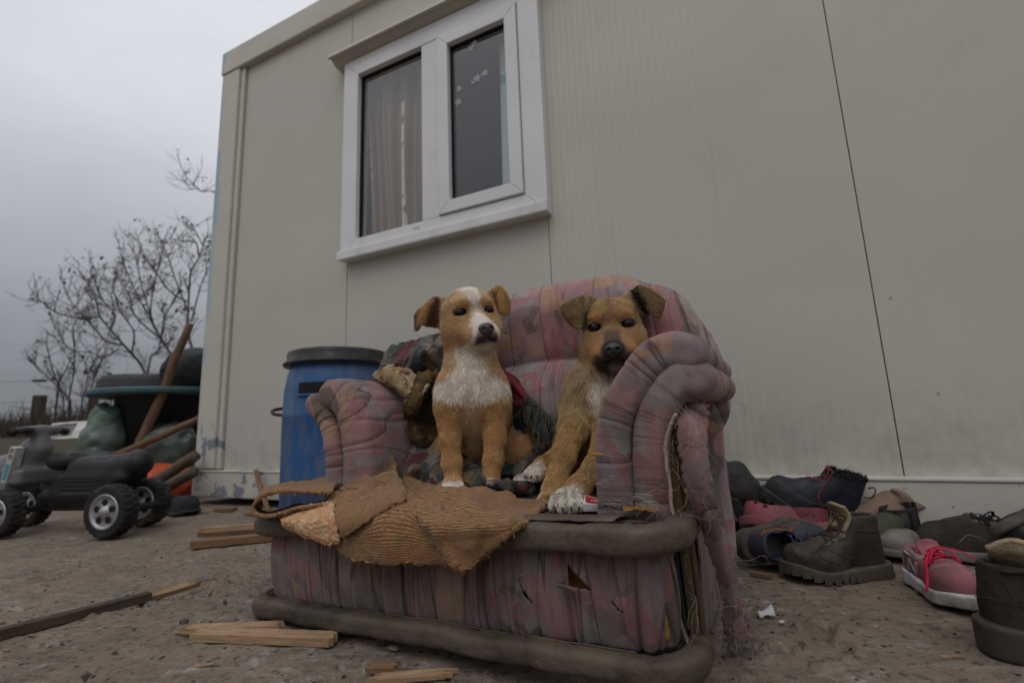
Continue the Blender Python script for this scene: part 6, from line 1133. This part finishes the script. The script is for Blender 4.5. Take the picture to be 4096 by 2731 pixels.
def build_wood():
    plank('lath', 'long dark weathered lath with a broken pale tip lying at the lower left', (-1.00, .76, 0), (-.765, 1.055, 0.002), .022, .016, W_DARK, .02, 1, 0, None, 0, 'lath'); plank('lath_tip', 'pale splintered end piece of the dark lath', (-.775, 1.045, .001), (-.715, 1.14, .004), .016, .010, W_PALE, .5, 5, 20, None, 0, 'splinter')
    plank('split_board', 'pale split pine board lying just left of the armchair base', (-.545, .862, 0), (-.292, .820, 0), .030, .012, W_PALE, .10, 3, 0, 'pale split boards before the armchair', .001, 'board'); plank('split_board', 'thinner pale splinter half under the split pine board', (-.592, .888, 0), (-.40, .872, .006), .022, .008, W_PALE, .35, 4, 0, 'pale split boards before the armchair', .001, 'board')
    plank('splinter', 'pale thin splinter at the bottom edge before the armchair', (-.215, .700, 0), (-.085, .712, 0), .018, .006, W_PALE, .6, 6, 0, None, 0, 'splinter')
    g = 'brown offcuts left of the armchair'; plank('offcut', 'lowest brown offcut of the small pile left of the armchair', (-.99, 1.515, 0), (-.70, 1.60, 0), .034, .020, W_TAN, .06, 7, 0, g, 0, 'offcut'); plank('offcut', 'tilted brown offcut on top of the pile left of the armchair', (-1.01, 1.57, .018), (-.74, 1.66, .012), .036, .014, W_TAN, .2, 8, 8, g, .004, 'offcut'); plank('offcut', 'pale narrow offcut at the back of the pile left of the armchair', (-1.06, 1.65, .02), (-.86, 1.70, .02), .02, .008, W_PALE, .3, 9, 0, g, .003, 'offcut')
    pole('stick', 'tan stick leaning against the cabin base left of the barrel', (-1.03, 2.06, .005), (-1.19, 2.235, .165), .011, W_TAN, None, 1, 'stick', 6)
    plank('offcut', 'short tan offcut lying near the dark slippers', (-1.34, 2.20, 0), (-1.25, 2.20, 0), .04, .012, W_TAN, .2, 11, 0, None, 0, 'offcut'); plank('offcut', 'reddish offcut on the ground under the cabin edge', (-1.12, 2.05, 0), (-.98, 2.02, 0), .03, .012, W_TAN, .2, 12, 0, None, 0, 'offcut')
    plank('wood_chip', 'orange brown wood chip in front of the trail shoe', (.478, 1.075, 0), (.515, 1.045, 0), .012, .007, W_TAN, .3, 13, 0, None, 0, 'wood chip'); plank('wood_chip', 'small dark wood chip by the armchair base', (-.222, .735, 0), (-.175, .733, 0), .022, .006, W_TAN, .4, 14, 0, None, 0, 'wood chip')
    for k, (a, b, w, lb) in enumerate((((-2.62, 2.72, .01), (-2.30, 2.66, .03), .05, 'broad brown slab of bark behind the toy saddle'), ((-2.50, 2.55, .0), (-2.22, 2.62, .05), .04, 'tan broken board behind the toy wheels'), ((-2.70, 2.60, .02), (-2.48, 2.76, .08), .04, 'dark board tilted on the wood heap behind the toy'))): plank('broken_board', lb, a, b, w, .02, W_TAN if k != 2 else W_GREY, .2, 20 + k, 10, 'broken boards behind the toy', 0, 'board')
    # chips, crumbs and pebbles strewn over the yard
    rng = np.random.RandomState(31); A, B = Acc(), Acc()
    for k in range(400):
        r = rng.uniform(.62, 3.2) ** 1.0; a = R(rng.uniform(48, 140)); x, y = r * math.cos(a), r * math.sin(a)
        if k % 3 == 0:
            L, w = rng.uniform(.006, .035) * (1 if rng.rand() < .9 else 1.8), rng.uniform(.0015, .006); t = rng.uniform(0, 6.3); c, s = math.cos(t), math.sin(t); h = rng.uniform(.0008, .0025)
            p = [(-L / 2, -w / 2), (L / 2, -w * .2), (L / 2 * .9, w * .3), (-L / 2 * .85, w / 2)]; z = th(x, y) + .0005; v = [(x + u * c - q * s, y + u * s + q * c, z + zz + (.003 if i == 1 else 0) * rng.rand()) for zz in (0, h) for i, (u, q) in enumerate(p)]; A.add((v, [(3, 2, 1, 0), (4, 5, 6, 7), (0, 1, 5, 4), (1, 2, 6, 5), (2, 3, 7, 6), (3, 0, 4, 7)]))
        else:
            s = rng.uniform(.0012, .0045) * (1 if rng.rand() < .93 else 1.9); bm = bmesh.new(); bmesh.ops.create_icosphere(bm, subdivisions=1, radius=s)
            v = np.array([q.co for q in bm.verts]) * rng.uniform(.6, 1.3, 3) + rng.normal(0, s * .13, (len(bm.verts), 3)) + [x, y, float(th(x, y)) + s * .3]; f = [[q.index for q in F.verts] for F in bm.faces]; bm.free(); B.add((v, f))
    v, f = A.get(); o = mesh('wood_litter', v, f, plain('wood_litter', (.33, .21, .12), (.20, .13, .08), 60), smooth=False, kind='stuff'); v, f = B.get(); o = mesh('pebbles', v, f, plain('grit', (.13, .115, .10), (.07, .06, .052), 60, .9), smooth=False, kind='stuff')
    v, f, _ = net([[(-.014, -.008, .001), (0, -.010, .006), (.013, -.006, .002)], [(-.015, 0, .007), (.002, 0, .010), (.014, .002, .012)], [(-.010, .009, .003), (.002, .010, .008), (.014, .010, .014)]], 9, 9); o = thick(mesh('paper_scrap', v + fbm(v, 120, 2, 2)[:, None] * .002, f, plain('white_paper', (.62, .60, .64), rough=.8)), .0006); o.location = (.405, .862, 0); tag(o, 'crumpled white paper scrap beside the dangling fabric strip', 'paper')
    v, f, _ = net([[(-.004, -.003, .001), (.004, -.002, .002)], [(-.003, .003, .003), (.005, .004, .002)]], 4, 4); o = thick(mesh('paper_scrap', v, f, bpy.data.materials['white_paper']), .0006); o.location = (.415, .835, 0); tag(o, 'tiny white paper crumb just in front of the larger paper scrap', 'paper')
build_wood()
# ================================================================ toothpaste carton on the seat
def build_carton():
    T = thing('toothpaste_carton', 'crushed red and white toothpaste carton between the brown puppy paw and the right arm', 'carton', (.131, .765, .197), (0, -.03, R(-14))); w = plain('white_card', (.68, .67, .66), rough=.5, bump=.05); r = plain('red_card', (.42, .02, .022), (.38, .018, .02), 20, .42, bump=.05); t = plain('white_ink', (.75, .74, .73), rough=.5)
    v = [(-.030, -.016, 0), (-.003, -.018, 0), (.028, -.010, 0), (-.030, -.018, .011), (-.004, -.021, .009), (.029, -.012, .015), (-.027, .012, 0), (.0, .010, 0), (.030, .016, 0), (-.028, .010, .020), (-.002, .006, .013), (.030, .013, .017)]
    part('box', (v, [(0, 1, 4, 3), (1, 2, 5, 4), (3, 4, 10, 9), (4, 5, 11, 10), (7, 6, 9, 10), (8, 7, 10, 11), (6, 0, 3, 9), (2, 8, 11, 5), (0, 6, 7, 1), (1, 7, 8, 2)]), w, T)
    def quad(nm, a, b, c, d, off, m): a, b, c, d = map(np.array, (a, b, c, d)); n = np.cross(b - a, d - a); n = n / np.linalg.norm(n) * off; part(nm, ([tuple(q + n) for q in (a, b, c, d)], [(0, 1, 2, 3)]), m, T)
    quad('red_print', (-.003, -.0184, .0012), (.028, -.0104, .0012), (.0288, -.0121, .0148), (-.0038, -.0208, .0088), .0003, r); quad('red_print', (-.026, -.0125, .0125), (-.0045, -.0180, .0092), (-.0028, .004, .0126), (-.0275, .008, .0190), .0006, r)
    def text(s, loc, rot, size):
        c = bpy.data.curves.new('lettering', 'FONT'); c.body = s; c.size = size; c.align_x = 'CENTER'; c.align_y = 'CENTER'; c.shear = .2; o = link('type', c); bpy.context.view_layer.update(); me = bpy.data.meshes.new_from_object(o.evaluated_get(bpy.context.evaluated_depsgraph_get())); bpy.data.objects.remove(o); me.materials.clear(); me.materials.append(t); o = link('lettering', me, T); o.location = loc; o.rotation_euler = rot
    text('Colgate', (.0125, -.0172, .0068), (R(84), R(-7), R(14.5)), .0085); text('re', (-.013, -.0060, .0139), (R(14), R(8), R(-14)), .013)
build_carton()
# ================================================================ bare trees, scrub and what stands beyond the yard
def build_trees():
    bark = plain('winter_bark', (.115, .095, .08), (.08, .065, .055), 30, .9, .15); seed = plain('dry_seed_clusters', (.075, .05, .036), rough=.9); rng = np.random.RandomState(4)
    lab = {'A': 'bare tree closest to the cabin corner, its tallest twigs passing behind the wall edge', 'B': 'bare tree with many forked limbs rising behind the leaning brown handle', 'C': 'bare tree spreading low limbs to the left above the black bin lid', 'D': 'bare many stemmed bush at the far left behind the toy'}
    for key in 'ABCD':
        br, sd = Acc(), Acc(); LL = [(r, np.array(p)) for k, r, p in LIMBS if k == key]; roots = []; tr = Acc()
        def cluster(p):
            for k in range(rng.randint(2, 6)):
                c = p + rng.normal(0, .03, 3); s = rng.uniform(.007, .019); d = rng.normal(0, 1, (2, 3)); v = [c + d[0] * s, c + d[1] * s, c - d[0] * s * .7, c - d[1] * s]; sd.add((v, [(0, 1, 2, 3)]))
        def twig(p, d, L, r, lvl):
            q = [p]; n = 5; d = d / np.linalg.norm(d)
            for i in range(n): d = d + rng.normal(0, .20, 3) + [0, 0, .16]; d /= np.linalg.norm(d); q.append(q[-1] + d * L / n)
            br.add(tube(crv(q, 8), np.linspace(r, r * .35, 8), 4, False))
            if lvl < 2:
                for k in range(rng.randint(2, 4)): i = rng.randint(1, n); twig(q[i], d + rng.normal(0, .75, 3) * [1, .7, .8], L * rng.uniform(.35, .65), r * .55, lvl + 1)
            elif rng.rand() < .22: cluster(q[-1])
            if lvl == 0 and rng.rand() < .35: cluster(q[-1])
        for j, (r, p) in enumerate(LL):
            if r >= .05 or (key == 'D' and r >= .025 and p[0][2] < 1.3) or (key == 'D' and j < 5):
                b = p[0].copy(); b[2] = float(th(b[0], b[1])) - .05; b[0] += .15 * (.3 if key != 'D' else .5); p = np.vstack([b, p])
            c = crv(p, 36); rad = np.linspace(r * .50, .006, 36); (tr if r >= .05 or key == 'D' else br).add(tube(c, rad, 8, False))
            L = np.linalg.norm(np.diff(p, axis=0), axis=1).sum()
            for k in range(int(L * 7)):
                i = rng.randint(8, 35); d = c[i] - c[i - 1]; d /= np.linalg.norm(d); twig(c[i], d * .8 + rng.normal(0, .7, 3) * [1, .6, .8], rng.uniform(.22, .6), .0065, 1 if rng.rand() < .6 else 0)
            twig(c[-1], c[-1] - c[-3], .3, .007, 1)
        o = thing('bare_bush' if key == 'D' else 'bare_tree', lab[key], 'bush' if key == 'D' else 'tree', tuple(LL[0][1][0] * [1, 1, 0]), (0, 0, 0), 'bare trees beyond the yard'); off = LL[0][1][0] * [1, 1, 0]
        v, f = tr.get(); mesh('trunk', v - off, f, bark, o); v, f = br.get(); mesh('branches', v - off, f, bark, o)
        v, f = sd.get(); mesh('seed_clusters', v - off, f, seed, o, kind='stuff')
    # undergrowth on the bank and a far line of trees
    A = Acc(); m = plain('dead_undergrowth', (.085, .062, .045), (.055, .044, .034), 2, .95, .1)
    for k in range(5200):
        y = rng.uniform(6.2, 15); x = -rng.uniform(.66, 1.25) * y; z = float(th(x, y)); h = rng.uniform(.15, .75) * (1 + .5 * math.sin(x * 1.7) * math.cos(y)) * np.interp(-x / y, [.75, .95, 1.2], [1.15, .6, .45]); d = rng.normal(0, .3, 3); w = rng.uniform(.004, .012); A.add(([(x - w, y, z - .05), (x + w, y + w, z - .05), (x + d[0] * h, y + d[1] * h, z + h)], [(0, 1, 2)]))
        if k % 2 == 0: c = np.array([x + d[0] * h * .7, y, z + h * .7]); e = rng.normal(0, .12, 3); A.add(([c, c + [0, 0, .012], c + e], [(0, 1, 2)]))
    v, f = A.get(); mesh('undergrowth', v, f, m, smooth=False, kind='stuff')
    A = Acc()
    for k in range(4200):
        y = rng.uniform(38, 62); x = -rng.uniform(.7, 1.5) * y; z = float(th(x, y)); h = rng.uniform(.6, 2.6) * np.interp(-x / y, [.8, 1.0, 1.15], [.75, .8, 1.25]); d = rng.normal(0, .3, 2); w = rng.uniform(.05, .14); A.add(([(x - w, y, z - .2), (x + w, y, z - .2), (x + d[0] * h, y + d[1] * h, z + h)], [(0, 1, 2)]))
    v, f = A.get(); mesh('far_treeline', v, f, plain('far_scrub', (.10, .09, .085), (.075, .07, .068), .3, .95, .1), smooth=False, kind='stuff')
    for x, y, h, w, lb in ((-8.93, 9.0, 1.20, .09, 'thick dark fence post at the far left of the bank'), (-8.0, 9.1, 1.28, .05, 'thin dark fence post among the scrub right of the thick post')):
        z = float(th(x, y)); tag(part('fence_post', box(x - w, x + w, y - .06, y + .06, z - .1, h, .01), W_DARK, None), lb, 'fence post', 'fence posts on the bank')
    T = thing('street_lamp', 'small dark street lamp head against the grey sky at the far left', 'street lamp', (-23.9, 25, .9)); dk = plain('dark_metal', (.03, .03, .032), rough=.5)
    part('lamp_head', box(-1.35, -.75, -.12, .12, 2.56, 2.68, .03), dk, T); part('arm', tube([(-.8, 0, 2.63), (0, 0, 2.66), (0, 0, 2.4)], .03, 6), dk, T); part('mast', tube([(0, 0, -.6), (0, 0, 2.66)], .05, 8), dk, T)
    for k, (z0, z1, y) in enumerate(((3.62, 3.50, 25), (2.62, 2.50, 27))):
        v, f = tube([(-60, y, z0 + .25), (-32, y, z0), (-25.3 if k == 0 else -15, y, z1)], .012, 5); tag(mesh('overhead_cable', v, f, dk), ('overhead cable running to the street lamp head', 'lower overhead cable under the street lamp')[k], 'cable', 'overhead cables')
build_trees()
